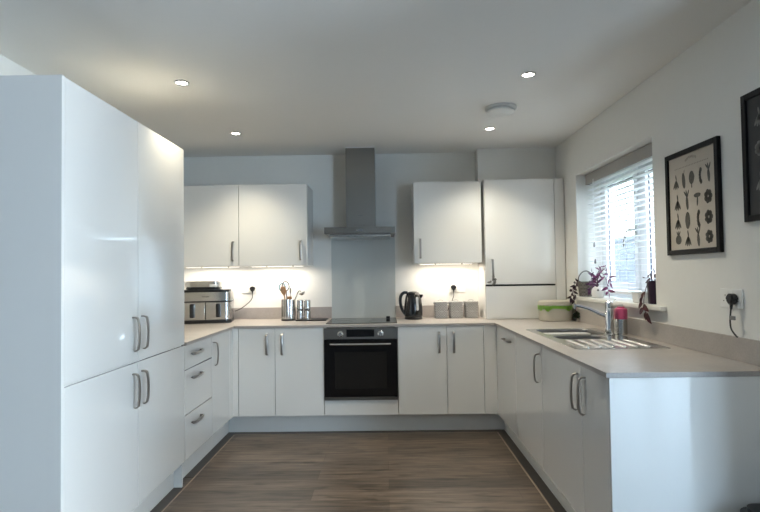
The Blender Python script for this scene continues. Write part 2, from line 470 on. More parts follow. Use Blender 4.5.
LR, RR = R(90), R(-90)
HZ = .735                        # centre height of handles on base doors
gB, gW, gT = 'gloss white base cabinets', 'gloss white wall cabinets', 'tall larder cabinets'
DT = WT0-.001
# tall larder units on the left
for i, (y0, lab, hx) in enumerate(((-2.206, 'tall gloss white larder cabinet nearest the camera, split into two doors', .545),
                                   (-1.606, 'second tall gloss white larder cabinet, beside the worktop with the air fryer', .04))):
    cabinet('larder_cabinet', lab, (XL, y0, 0), LR, .6, .655, DB, 2.0955,
            [('door', 0, .6, DB, .871, (hx, .735)), ('door', 0, .6, .875, 2.0955, (hx, 1.015))], gT)
bm = NB(); bx(bm, 0, .020, -.002, .66, .002, 2.0955, .001, 1)
tag(build('end_panel', bm, M['gloss'], loc=(XL, -2.2275, 0), rotz=LR), 'tall gloss white side panel closing the larder cabinets, facing the camera', 'panel', 'cabinet end panels')
bm = NB(); bx(bm, 0, .018, .014, .62, .001, DB-.001, .001, 1)
tag(build('support_panel', bm, M['plinth'], loc=(XL, -1.021, 0), rotz=LR), 'short white upright panel at floor level where the larder plinth ends', 'panel')
# left base run
t = cabinet('drawer_cabinet', 'gloss white three-drawer base cabinet with horizontal handles', (XL, -1.0045, 0), LR, .498, .6, DB, WT0-.001,
        [('drawer', 0, .498, .714, DT, (.18, .803, False)), ('drawer', 0, .498, .4335, .712, (.18, .652, False)), ('drawer', 0, .498, DB, .4315, (.18, .367, False))], gB)
cabinet('base_cabinet', 'narrow gloss white door cabinet in the left run, between the drawers and the corner', (XL, -.506, 0), LR, .42, .6, DB, WT0-.001,
        [('door', 0, .42, DB, DT, (.042, HZ))], gB)
bm = NB(); bx(bm, XL-.0185, XL, -.0845, -.002, DB, DT, .0012, 1); bx(bm, XL-.018, -1.2155, -.002, .0165, DB, DT, .0012, 1)
tag(build('corner_post', bm, M['gloss']), 'gloss white corner filler post between left run and back run', 'panel', 'corner filler posts')
# back run
cabinet('base_cabinet', 'narrow gloss white base cabinet left of the oven, next to the corner', (-1.214, 0, 0), 0, .3, .6, DB, WT0-.001, [('door', 0, .3, DB, DT, (.237, HZ))], gB)
cabinet('base_cabinet', 'wider gloss white base cabinet directly left of the oven', (-.914, 0, 0), 0, .4, .6, DB, WT0-.001, [('door', 0, .4, DB, DT, (.060, HZ))], gB)
cabinet('base_cabinet', 'wider gloss white base cabinet directly right of the oven', (.086, 0, 0), 0, .4, .6, DB, WT0-.001, [('door', 0, .4, DB, DT, (.338, HZ))], gB)
cabinet('base_cabinet', 'narrow gloss white base cabinet right of the oven, next to the corner', (.486, 0, 0), 0, .3, .6, DB, WT0-.001, [('door', 0, .3, DB, DT, (.056, HZ))], gB)
bm = NB(); bx(bm, .7875, XR+.0185, 0, .0185, DB, DT, .0012, 1); bx(bm, XR, XR+.0185, -.0115, -.0005, DB, DT, .001, 1)
tag(build('corner_post', bm, M['gloss']), 'gloss white corner filler post between back run and right run', 'panel', 'corner filler posts')
# right run
cabinet('base_cabinet', 'gloss white appliance-door cabinet with a horizontal handle in the far corner of the right run', (XR, -.0125, 0), RR, .6, .62, DB, WT0-.001,
        [('door', 0, .6, DB, DT, (.395, .797, False))], gB)
def open_cab(name, label, loc, rotz, w, depth, fronts, group):
    t = thing(name, label, 'cabinet', loc, rotz, group)
    bm = NB(); a, b = .0008, w-.0008
    bx(bm, a, a+.016, .020, depth, DB, WT0-.001); bx(bm, b-.016, b, .020, depth, DB, WT0-.001)
    bx(bm, a+.016, b-.016, .020, depth, DB, DB+.016); bx(bm, a+.016, b-.016, depth-.010, depth, DB+.016, WT0-.001)
    build('body', bm, M['carcass'], t)
    for f in fronts: front(t, *f)
    return t
open_cab('base_cabinet', 'gloss white single-door cabinet under the sink bowls', (XR, -.613, 0), RR, .6, .62, [('door', 0, .6, DB, DT, (.562, HZ))], gB)
open_cab('base_cabinet', 'gloss white two-door cabinet at the near end of the right run', (XR, -1.2135, 0), RR, .888, .62,
        [('door', 0, .605, DB, DT, (.565, HZ)), ('door', .605, .888, DB, DT, (.652, HZ))], gB)
bm = NB(); bx(bm, 0, .019, 0, .662, .002, WT0-.001, .001, 1)
tag(build('end_panel', bm, M['gloss'], loc=(XR, -2.1025, 0), rotz=RR), 'gloss white side panel closing the right run below the worktop end', 'panel', 'cabinet end panels')
# wall cabinets
YW = .295
for lab, x, w, hx in (('gloss white wall cabinet beside the tall larder, above the air fryer', -1.8905, .601, .553),
                      ('gloss white wall cabinet above the utensil pot, left of the cooker hood', -1.2885, .604, .545),
                      ('gloss white wall cabinet above the kettle and canisters', .248, .594, .055)):
    cabinet('wall_cabinet', lab, (x, YW, 0), 0, w, .354, 1.384, 2.1, [('door', 0, w, 1.384, 2.1, (hx, 1.513))], gW)
# boiler cupboard
t = thing('boiler_cabinet', 'tall gloss white corner cabinet standing on the worktop beside the window', 'cabinet', (.866, YW-.002, 0))
bm = NB(); bx(bm, .001, .699, .020, .3555, WT1+.001, 2.112, .001, 1); build('body', bm, M['carcass'], t)
front(t, 'door', .002, .612, 1.190, 2.112, (.062, 1.325))
front(t, 'lower_panel', .002, .612, WT1+.0015, 1.176)
bm = NB(); bx(bm, .0035, .610, .012, .0195, 1.176, 1.190); o = build('gap_strip', bm, M['black'], t); o['label'] = 'black strip'
front(t, 'filler_panel', .612, .699, WT1+.0015, 2.112)

# charm hanging from the boiler cupboard handle
t = thing('key_charm', 'small dark metal charm bunch hanging from the corner cabinet handle', 'charm', (.912, .2445, 1.200))
bm = NB(); lathe(bm, [(.009, -.0012), (.0115, -.0012), (.0115, .0012), (.009, .0012), (.009, -.0012)], (.012, 0, .058), 16, 'y', cap=False); build('ring', bm, M['key'], t)
bm = NB()
for a, l in ((-.55, .05), (.1, .055), (.4, .045)):
    for k in range(3):
        p = Vector((.012+math.sin(a)*l*(k+1)/3, -.003+.002*k, .050-math.cos(a)*l*(k+.6)/3))
        leaf(bm, p, (math.sin(a+.9-.9*k), -.2, -math.cos(a+.9-.9*k)), .026, .016, up=(0, -1, 0))
bmesh.ops.solidify(bm, geom=bm.faces[:], thickness=.002); build('pendant', bm, M['key'], t)

# oven housing and oven
t = thing('oven_housing', 'white cabinet housing around the oven with a plain panel below it', 'cabinet', (-.514, 0, 0))
bm = NB(); bx(bm, .0008, .0158, .020, .6, DB, WT0-.001); bx(bm, .5842, .5992, .020, .6, DB, WT0-.001); bx(bm, .0158, .5842, .020, .6, DB, .276); build('body', bm, M['carcass'], t)
front(t, 'lower_panel', .0015, .5985, DB, .277)
t = thing('oven', 'built-in steel and black glass electric oven below the hob', 'oven', (-.514, 0, .279))
bm = NB(); bx(bm, .020, .580, .002, .55, 0, .583, .002, 1); build('body', bm, M['black'], t)
bm = NB(); bx(bm, .003, .597, -.020, .001, .493, .583, .0015, 2); o = build('control_panel', bm, M['steelh'], t); o['label'] = 'brushed steel control panel'
bm = NB(); bx(bm, .187, .412, -.0215, -.0195, .511, .571, .0005, 1); build('display', bm, M['display'], o)
bm = NB(); bx(bm, .262, .322, -.0208, -.0196, .499, .504); bx(bm, .335, .360, -.0208, -.0196, .499, .503); build('lettering', bm, M['greymark'], o)
for x in (.137, .463):
    bm = NB(); lathe(bm, [(.024, 0), (.024, .004), (.019, .007), (.0175, .024), (.015, .026), (0, .026)], (x, -.0465, .534), 28, 'y'); 
    for v in bm.verts: v.co.y = -.0465 - (v.co.y+.0465) + .026
    bx(bm, x-.002, x+.002, -.0475, -.0455, .536, .550)
    o2 = build('knob', bm, M['chrome'], o)
bm = NB(); bx(bm, .003, .597, -.020, .001, .026, .491, .002, 2); dr = build('door', bm, M['ovenglass'], t)
bm = NB(); bx(bm, .090, .510, -.0206, -.0196, .095, .39); w = build('window', bm, M['darkwin'], dr)
bm = NB(); tube(bm, [(.055, -.062, .455), (.545, -.062, .455)], .009, 12)
for x in (.085, .515): tube(bm, [(x, -.020, .455), (x, -.062, .455)], .007, 10)
h = build('handle', bm, M['steel'], dr); h['label'] = 'steel bar handle'
bm = NB(); bx(bm, .003, .597, -.020, .001, .001, .024, .001, 1); build('trim_strip', bm, M['steelh'], t)

# ------------------------------------------------------------------ plinths
def plinth(label, x0, x1, y0, y1):
    bm = NB(); bx(bm, x0, x1, y0, y1, .002, DB-.002, .001, 1)
    tag(build('plinth', bm, M['plinth']), label, 'plinth', 'white plinths')
plinth('white plinth along the floor under the back run and oven', PLX0-.017, PLX1+.017, PLY, PLY+.016)
plinth('white plinth along the floor under the left drawers', PLX0-.016, PLX0, -1.002, PLY-.001)
plinth('white plinth along the floor under the tall larders', PLX0-.016, PLX0, -2.206, -1.0225)
plinth('white plinth along the floor under the right run', PLX1, PLX1+.016, -2.1015, PLY-.001)

# ------------------------------------------------------------------ worktop with the sink cut-out, as a grid slab
def grid_slab(xs, ys, inside, z0, z1):
    bm = NB(); V = {}
    def v(i, j, k):
        if (i, j, k) not in V: V[i, j, k] = bm.verts.new((xs[i], ys[j], (z0, z1)[k]))
        return V[i, j, k]
    ok = lambda i, j: 0 <= i < len(xs)-1 and 0 <= j < len(ys)-1 and inside((xs[i]+xs[i+1])/2, (ys[j]+ys[j+1])/2)
    for i in range(len(xs)-1):
        for j in range(len(ys)-1):
            if not ok(i, j): continue
            bm.faces.new((v(i, j, 1), v(i+1, j, 1), v(i+1, j+1, 1), v(i, j+1, 1)))
            bm.faces.new((v(i, j, 0), v(i, j+1, 0), v(i+1, j+1, 0), v(i+1, j, 0)))
            if not ok(i-1, j): bm.faces.new((v(i, j, 0), v(i, j, 1), v(i, j+1, 1), v(i, j+1, 0)))
            if not ok(i+1, j): bm.faces.new((v(i+1, j, 0), v(i+1, j+1, 0), v(i+1, j+1, 1), v(i+1, j, 1)))
            if not ok(i, j-1): bm.faces.new((v(i, j, 0), v(i+1, j, 0), v(i+1, j, 1), v(i, j, 1)))
            if not ok(i, j+1): bm.faces.new((v(i, j+1, 0), v(i, j+1, 1), v(i+1, j+1, 1), v(i+1, j+1, 0)))
    return bm
OV = .012
SX0, SX1, SY0, SY1 = .985, 1.482, -1.503, -.520          # sink outline
wy = [-2.1235, -1.0025, -OV, SY0+.012, SY1-.012, YB-.002]
wx = [XLW+.002, XL+OV, XR-OV, SX0+.012, SX1-.012, XW-.002]
def in_wt(x, y):
    if SX0+.012 < x < SX1-.012 and SY0+.012 < y < SY1-.012: return False
    if x < XL+OV: return y > -1.0025
    if x > XR-OV: return True
    return y > -OV
bm = grid_slab(sorted(wx), sorted(wy), in_wt, WT0, WT1)
tag(build('worktop', bm, M['stone'], smooth=False), 'taupe stone-effect worktop running around all three sides of the kitchen', 'worktop')
# upstands
UT = .995
def upstand(label, *b):
    bm = NB(); bx(bm, *b, WT1+.0005, UT, .001, 1); tag(build('upstand', bm, M['stone']), label, 'upstand', 'taupe upstands along the walls')
upstand('taupe upstand strip on the back wall behind the air fryer and utensil pot', XLW+.002, -.514, YB-.014, YB-.001)
upstand('taupe upstand strip on the back wall behind kettle and canisters', .089, .864, YB-.014, YB-.001)
upstand('long taupe upstand strip on the right wall below the window', XW-.014, XW-.001, -2.1235, YW-.003)

# splashback, hob, hood
bm = NB(); bx(bm, -.5125, .0875, YB-.008, YB-.001, WT1+.001, 1.640, .001, 1)
tag(build('splashback', bm, M['splash']), 'grey glass splashback on the wall between hob and cooker hood', 'splashback')
t = thing('hob', 'black glass induction hob set on the worktop above the oven', 'hob', (-.209, .315, WT1+.0005))
bm = NB(); prism(bm, rrect(.592, .510, .012, 4), 0, .005, bev=.0012); g = build('glass_top', bm, M['hobglass'], t)
for x, y, r in ((-.16, .11, .09), (.15, .11, .075), (-.16, -.10, .075), (.15, -.10, .09)):
    bm = NB(); lathe(bm, [(r, .0052), (r+.003, .0052), (r+.003, .0054), (r, .0054), (r, .0052)], (x, y, 0), 40, cap=False)
    build('cooking_zone', bm, M['ring'], g)
bm = NB(); bx(bm, .205, .240, .09, .15, .006, .030, .006, 2)
tag(build('timer', bm, M['black'], loc=(-.209, .315, WT1)), 'small black block resting on the right rear of the hob', 'timer')

t = thing('cooker_hood', 'brushed steel chimney cooker hood above the hob', 'cooker hood', (-.217, YB-.002, 0))
bm = NB(); bx(bm, -.300, .300, -.515, -.007, 1.642, 1.697, .0015, 2); cn = build('canopy', bm, M['steelh'], t)
bm = NB(); bx(bm, -.262, .262, -.470, -.03, 1.618, 1.6415, .002, 1); f = build('filter_tray', bm, M['steel'], cn)
bm = NB(); bx(bm, -.03, .03, -.5165, -.5152, 1.662, 1.676, .0004, 1); build('button_row', bm, M['chrome'], cn)
bm = NB(); bx(bm, -.130, .130, -.290, 0, 1.6975, 2.424, .0015, 2); ch = build('chimney', bm, M['steelv'], t)
bm = NB(); bx(bm, -.134, .134, -.294, 0, 2.4245, 2.4335, .001, 1); o = build('ceiling_collar', bm, M['white'], t); o['label'] = 'white collar at the ceiling'
bm = NB(); bx(bm, -.022, .016, -.2915, -.2902, 1.815, 1.823); build('lettering', bm, M['greymark'], ch)

# ------------------------------------------------------------------ sink and tap
t = thing('sink', 'stainless steel one-and-a-half-bowl sink with ribbed drainer, set in the worktop', 'sink', ((SX0+SX1)/2, (SY0+SY1)/2, WT1+.0006))
SW, SD = SX1-SX0, SY1-SY0
cx0, cy0 = (SX0+SX1)/2, (SY0+SY1)/2
# rim plate with two bowl holes, filled between outline loops
def loop(bm, pts, z): 
    return [bm.verts.new((x, y, z)) for x, y in pts]
def bridge(bm, a, b):
    n = len(a)
    for i in range(n): bm.faces.new((a[i], a[(i+1) % n], b[(i+1) % n], b[i]))
bowl1 = (-.010, -.720-cy0, .375, .345, .06)     # cx, cy, w(x), d(y), r
bowl2 = (-.045, -1.010-cy0, .300, .175, .05)
bm = NB()
outer = loop(bm, rrect(SW, SD, .02, 6), .002)
holes = []
for (bx_, by_, w, d_, r_) in (bowl1, bowl2): holes.append(loop(bm, rrect(w, d_, r_, 6, bx_, by_), .002))
es = []
for lp in [outer]+holes:
    for i in range(len(lp)): es.append(bm.edges.new((lp[i], lp[(i+1) % len(lp)])))
bmesh.ops.triangle_fill(bm, use_beauty=True, edges=es)
skirt = loop(bm, rrect(SW+.002, SD+.002, .02, 6), .0)
bridge(bm, outer, skirt)
bmesh.ops.recalc_face_normals(bm, faces=bm.faces[:])
build('rim', bm, M['sink'], t)
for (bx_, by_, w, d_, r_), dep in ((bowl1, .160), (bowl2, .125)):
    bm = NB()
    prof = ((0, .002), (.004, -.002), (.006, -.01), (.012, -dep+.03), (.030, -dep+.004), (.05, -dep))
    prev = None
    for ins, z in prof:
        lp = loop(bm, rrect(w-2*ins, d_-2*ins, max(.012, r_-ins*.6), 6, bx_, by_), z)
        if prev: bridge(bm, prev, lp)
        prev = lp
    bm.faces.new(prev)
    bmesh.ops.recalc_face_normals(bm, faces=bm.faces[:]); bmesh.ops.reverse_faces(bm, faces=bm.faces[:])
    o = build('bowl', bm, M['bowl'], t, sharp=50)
    bm = NB(); lathe(bm, [(.040, -dep+.0005), (.040, -dep+.004), (.030, -dep+.005), (.010, -dep+.002), (0, -dep+.002)], (bx_, by_, 0), 24); build('waste', bm, M['chrome'], o)
bm = NB()
for k in range(6):
    x = -.165 + k*.066
    ya, yb = -1.135-cy0, -1.455-cy0
    tube(bm, smooth_path([(x, ya, .001), (x, ya-.03, .0045), (x, (ya+yb)/2, .005), (x, yb+.03, .0045), (x, yb, .001)], 4), 0, sect=[(-.004, -.010), (.001, -.008), (.004, -.003), (.004, .003), (.001, .008), (-.004, .010)], ref=(0, 0, 1))
build('drainer_ribs', bm, M['sink'], t)

TX, TY = 1.412, -.918
t = thing('tap', 'chrome mixer tap standing behind the sink bowls', 'tap', (TX, TY, WT1+.003))
bm = NB(); lathe(bm, [(.030, 0), (.030, .006), (.0255, .010), (.0255, .165), (.0245, .168)], (0, 0, 0), 28); build('body', bm, M['chrome'], t)
bm = NB(); lathe(bm, [(.0235, .169), (.0245, .171), (.0245, .206), (.019, .214), (0, .216)], (0, 0, 0), 28)
tube(bm, [(.015, .010, .205), (.055, .030, .222)], .005, 10, taper=.8); build('lever', bm, M['chrome'], t)
bm = NB(); tip = Vector((1.245-TX, -.795-TY, .182)); 
tube(bm, smooth_path([(0, 0, .112), tip*.25+Vector((0, 0, .084)), tip*.6+Vector((0, 0, .052)), tip*.93+Vector((0, 0, .010)), tip+Vector((0, 0, -.002))], 4), .0125, 14, taper=.72)
tube(bm, [tip+Vector((0, 0, .008)), tip+Vector((0, 0, -.024))], .0115, 14)
build('spout', bm, M['chrome'], t)

# ------------------------------------------------------------------ soap bottle with a pink top
t = thing('bottle', 'steel bottle with a pink screw top standing behind the tap', 'bottle', (1.500, -.885, WT1+.0008))
bm = NB(); lathe(bm, [(.034, 0), (.037, .003), (.037, .095), (.036, .099)], seg=28); build('body', bm, M['steel'], t)
bm = NB(); lathe(bm, [(.0375, .0995), (.039, .103), (.039, .152), (.036, .164), (.030, .168), (.0215, .169), (.0215, .178), (.0, .178)], seg=28); c = build('cap', bm, M['pink'], t); c['label'] = 'pink screw top'
bm = NB(); lathe(bm, [(.016, .1785), (.016, .190), (.012, .194), (0, .195)], seg=20); build('stopper', bm, M['mark'], c)

# ------------------------------------------------------------------ food waste caddy
t = thing('food_caddy', 'cream countertop food waste caddy with a green bag liner, in the corner below the window', 'caddy', (1.412, .135, WT1+.0008))
bm = NB()
prev = None
for w_, d_, r_, z in ((.238, .185, .07, 0), (.250, .195, .075, .004), (.262, .205, .08, .118)):
    lp = loop(bm, rrect(w_, d_, r_, 7), z)
    if prev: bridge(bm, prev, lp)
    else: bm.faces.new(lp[::-1])
    prev = lp
bm.faces.new(prev); bmesh.ops.recalc_face_normals(bm, faces=bm.faces[:]); build('bin', bm, M['caddy'], t)
bm = NB(); n = 64
A, B_ = [], []
rp = rrect(.266, .209, .081, 15)
for i, (x, y) in enumerate(rp):
    k = 1 + .012*math.sin(i*1.9) + .01*random.random()
    A.append(bm.verts.new((x*k, y*k, .088 + .010*math.sin(i*.7) + .008*random.random())))
    B_.append(bm.verts.new((x*(k+.006), y*(k+.006), .125 + .003*random.random())))
bridge(bm, A, B_); bmesh.ops.solidify(bm, geom=bm.faces[:], thickness=.0015); o = build('liner', bm, M['liner'], t); o['label'] = 'bright green liner'
bm = NB(); prev = None
for w_, d_, r_, z in ((.262, .205, .08, .127), (.266, .209, .081, .132), (.262, .205, .08, .158), (.236, .180, .07, .166)):
    lp = loop(bm, rrect(w_, d_, r_, 7), z)
    if prev: bridge(bm, prev, lp)
    else: bm.faces.new(lp[::-1])
    prev = lp
bm.faces.new(prev); bmesh.ops.recalc_face_normals(bm, faces=bm.faces[:]); build('lid', bm, M['caddy'], t)

# ------------------------------------------------------------------ air fryer in the left corner
t = thing('air_fryer', 'stainless steel two-drawer air fryer with black handles in the left corner', 'air fryer', (-1.600, .395, WT1+.0008), R(12))
W, D_ = .43, .30
bm = NB(); prism(bm, rrect(W+.008, D_+.008, .05, 6), .0, .030, bev=.006); build('base', bm, M['black'], t)
bm = NB(); prism(bm, rrect(W, D_, .05, 8), .0305, .270, bev=.004); build('housing', bm, M['steel'], t)
bm = NB(); prism(bm, rrect(W+.004, D_+.004, .052, 8), .182, .194, bev=.001); build('band', bm, M['black'], t)
bm = NB(); bx(bm, -.03, .03, -D_/2-.0012, -D_/2+.001, .228, .234); build('lettering', bm, M['greymark'], t)
bm = NB(); bx(bm, -.003, .003, -D_/2-.0008, -D_/2+.002, .031, .181); build('drawer_gap', bm, M['black'], t)
for s in (-1, 1):
    bm = NB(); x0, x1 = (.005, W/2-.045) if s > 0 else (-W/2+.045, -.005)
    bx(bm, x0, x1, -D_/2-.006, -D_/2+.004, .036, .178, .002, 2); dr = build('drawer', bm, M['steel'], t)
    bm = NB(); bx(bm, s*.108-.019, s*.108+.019, -D_/2-.040, -D_/2-.0065, .052, .172, .010, 3); build('handle', bm, M['black'], dr)
bm = NB(); prism(bm, rrect(W*.93, D_*.9, .05, 6), .2705, .290, bev=.005); build('lid', bm, M['black'], t)
t = thing('serving_dish', 'shallow silver-grey lidded dish on a black foot, on top of the air fryer', 'dish', (-1.630, .395, WT1+.2915), R(12))
bm = NB(); prism(bm, rrect(.29, .22, .05, 6), 0, .024, bev=.004); build('foot', bm, M['black'], t)
bm = NB(); prism(bm, rrect(.31, .24, .06, 8), .0245, .074, bev=.010); build('bowl', bm, M['steel'], t)
bm = NB(); bx(bm, .06, .125, -.126, -.119, .026, .046, .003, 2); build('clip', bm, M['white'], t)

# ------------------------------------------------------------------ utensil pot, utensils, mills, board
UX, UY = -.887, .455
t = thing('utensil_pot', 'ribbed stainless steel utensil pot on the worktop left of the hob', 'utensil pot', (UX, UY, WT1+.0008))
bm = NB()
def ribbed(r, k): return [((r + (k*.0025 if i % 2 else 0))*math.cos(2*PI*i/48), (r + (k*.0025 if i % 2 else 0))*math.sin(2*PI*i/48)) for i in range(48)]
prev = None
for r_, k, z in ((.060, 0, .0125), (.062, 1, .016), (.062, 1, .186), (.063, 0, .190), (.060, 0, .191), (.058, 0, .186), (.057, 0, .014)):
    lp = loop(bm, ribbed(r_, k), z)
    if prev: bridge(bm, prev, lp)
    prev = lp
bm.faces.new(prev); bmesh.ops.recalc_face_normals(bm, faces=bm.faces[:]); build('body', bm, M['steel'], t)
bm = NB(); lathe(bm, [(.064, 0), (.066, .003), (.066, .010), (.062, .012)], seg=32); build('base_ring', bm, M['black'], t)
gU = 'utensils standing in the steel pot'
def utensil(name, label, cat, p0, p1, mat, head, hmat=None, r=.005):
    base = Vector((UX, UY, WT1+.018)); a, b = Vector(p0), Vector(p1)
    t = thing(name, label, cat, base, 0, gU)
    bm = NB(); tube(bm, [a, b], r, 10); build('handle', bm, M[mat], t)
    bm = NB(); head(bm, b, (b-a).normalized()); build('head', bm, M[hmat or mat], t)
def flat_head(w, l, th=.004, hook=False):
    def f(bm, p, d):
        q = [p - d*.004, p + d*l*.3, p + d*l*.7, p + d*l]
        for i, k in ((0, .35), (1, 1), (2, 1), (3, .75)): pass
        s = Vector((1, 0, 0)); s = (s - d*s.dot(d)).normalized(); n = d.cross(s)
        ks = (.3, .9, 1., .7); rings = []
        for c, k in zip(q, ks): rings.append([bm.verts.new(c + s*w/2*k*a + n*th/2*b) for a, b in ((-1, -1), (1, -1), (1, 1), (-1, 1))])
        for A_, C_ in zip(rings, rings[1:]): bridge(bm, A_, C_)
        bm.faces.new(rings[0][::-1]); bm.faces.new(rings[-1]); bmesh.ops.recalc_face_normals(bm, faces=bm.faces[:])
    return f
def loop_head(w, l, r=.0045):
    def f(bm, p, d):
        s = Vector((1, 0, 0)); s = (s - d*s.dot(d)).normalized()
        tube(bm, smooth_path([p, p+s*w*.5+d*l*.3, p+s*w*.5+d*l*.75, p+d*l, p-s*w*.5+d*l*.75, p-s*w*.5+d*l*.3, p+s*.002], 5), r, 8)
    return f
def ladle_head(bm, p, d):
    # bowl opening to the upper left, hanging off the right of the handle
    c = p + Vector((.040, -.005, -.005)); prof = [(0, -.020), (.014, -.018), (.026, -.008), (.030, .006), (.028, .006), (.024, -.006), (.012, -.015), (0, -.017)]
    b2 = NB(); lathe(b2, prof, (0, 0, 0), 20, cap=False)
    rot = Matrix.Rotation(R(-25), 3, 'Y')
    vm = {}
    for v in b2.verts: vm[v.index if v.index >= 0 else id(v)] = None
    b2.verts.index_update()
    nv = [bm.verts.new(rot @ v.co + c) for v in b2.verts]
    for f in b2.faces: bm.faces.new([nv[v.index] for v in f.verts])
    b2.free()
    tube(bm, smooth_path([p, p + d*.012 + Vector((.010, 0, .006)), p + Vector((.030, -.003, .006))], 4), .004, 8)
utensil('spatula', 'teal-grey looped turner leaning left in the steel utensil pot', 'utensil', (-.002, .02, 0), (-.050, .030, .235), 'greytool', loop_head(.05, .085, .006), 'teal')
utensil('spoon', 'flat wooden spoon standing at the left of the steel utensil pot', 'utensil', (.0, -.02, 0), (-.032, -.032, .215), 'wood', flat_head(.050, .075, .007))
utensil('whisk', 'dark looped whisk rising highest from the steel utensil pot', 'utensil', (.004, .0, 0), (-.020, .005, .245), 'greytool', loop_head(.055, .09, .005), 'black')
utensil('spatula', 'wooden spatula with a straight tip in the middle of the steel utensil pot', 'utensil', (-.004, -.01, 0), (.014, -.03, .165), 'wood', flat_head(.045, .035, .006))
utensil('knife', 'upright utensil with a slim dark tip in the steel utensil pot', 'utensil', (.002, .012, 0), (.012, .030, .220), 'steel', flat_head(.017, .055, .006), 'greytool')
utensil('ladle', 'steel ladle leaning right over the steel utensil pot', 'utensil', (-.01, .01, 0), (.082, .020, .232), 'steel', ladle_head)
gM = 'salt and pepper mills'
def mill(x, y, label):
    t = thing('mill', label, 'mill', (x, y, WT1+.0128), 0, gM)
    bm = NB(); lathe(bm, [(.028, 0), (.029, .002), (.029, .075), (.027, .078)], seg=24); build('body', bm, M['steel'], t)
    bm = NB(); lathe(bm, [(.0275, .0785), (.0275, .088)], seg=24); build('collar', bm, M['black'], t)
    bm = NB(); lathe(bm, [(.029, .0885), (.029, .165), (.026, .171), (.012, .173), (0, .173)], seg=24); build('cap', bm, M['steel'], t)
mill(-.778, .44, 'slim steel mill beside the utensil pot, left of the pair on the black tray')
mill(-.714, .44, 'slim steel mill nearer the hob, right of the pair on the black tray')
bm = NB(); prism(bm, rrect(.275, .19, .012, 4, 0, 0), 0, .0115, bev=.003)
tag(build('tray', bm, M['black'], loc=(-.672, .45, WT1+.0008)), 'flat black tray on the worktop under the steel mills, beside the hob', 'tray')

# ------------------------------------------------------------------ kettle
t = thing('kettle', 'glossy black electric kettle right of the hob', 'kettle', (.241, .43, WT1+.0008))
bm = NB(); lathe(bm, [(.078, 0), (.080, .003), (.080, .018), (.076, .022)], seg=32); build('base', bm, M['black'], t)
bm = NB(); lathe(bm, [(.078, .0225), (.082, .032), (.083, .080), (.080, .130), (.073, .180), (.066, .212), (.058, .226), (.054, .229)], seg=36)
prism(bm, [(.060, .175), (.092, .212), (.089, .219), (.054, .221)], -.020, .020, 'y', bev=.003)
bd = build('body', bm, M['blackgloss'], t)
bm = NB(); lathe(bm, [(.055, .2295), (.050, .238), (.03, .246), (0, .248)], seg=32); build('lid', bm, M['black'], t)
bm = NB(); tube(bm, smooth_path([(-.050, 0, .236), (-.085, 0, .235), (-.112, 0, .200), (-.114, 0, .14), (-.100, 0, .085), (-.074, 0, .045)], 6), 0, sect=[(-.011, -.015), (.011, -.015), (.014, 0), (.011, .015), (-.011, .015), (-.014, 0)], ref=(0, 0, 1)); build('handle', bm, M['black'], t)
bm = NB(); pts = rrect(.022, .120, .0108, 6)
rot = Matrix.Rotation(R(24), 3, 'Z') 
lo = [bm.verts.new(rot @ Vector((x, -.076 + .09*z - .25*z*z*(-4), .140+z))) for x, z in pts]; hi = [bm.verts.new(rot @ Vector((x, -.0835 + .09*z - .25*z*z*(-4), .140+z))) for x, z in pts]
bm.faces.new(lo); bm.faces.new(hi[::-1]); bridge(bm, lo, hi); bmesh.ops.recalc_face_normals(bm, faces=bm.faces[:]); o = build('water_gauge', bm, M['mark'], bd); o['label'] = 'pale water gauge'

# ------------------------------------------------------------------ canisters
gC = 'three grey canisters'
def canister(x, label):
    t = thing('canister', label, 'canister', (x, .50, WT1+.0008), 0, gC)
    bm = NB(); prism(bm, rrect(.112, .112, .010, 4), 0, .125, bev=.002); b = build('body', bm, M['canister'], t)
    bm = NB(); pts = [(.020*math.cos(a), .0045*math.sin(a)) for a in [2*PI*k/20 for k in range(20)]]
    prism(bm, [(p[0], p[1]+.062) for p in pts], -.0572, -.0562, 'y'); build('mark', bm, M['canmark'], b)
    bm = NB(); prism(bm, rrect(.122, .122, .012, 4), .1255, .149, bev=.003); l = build('lid', bm, M['canister'], t)
    bm = NB(); tube(bm, smooth_path([(-.024, 0, .147), (-.018, 0, .160), (0, 0, .165), (.018, 0, .160), (.024, 0, .147)], 5), .003, 8); build('handle', bm, M['mark'], l)
canister(.4935, 'grey square canister nearest the kettle')
canister(.632, 'middle grey square canister of the three')
canister(.769, 'grey square canister nearest the corner cabinet')

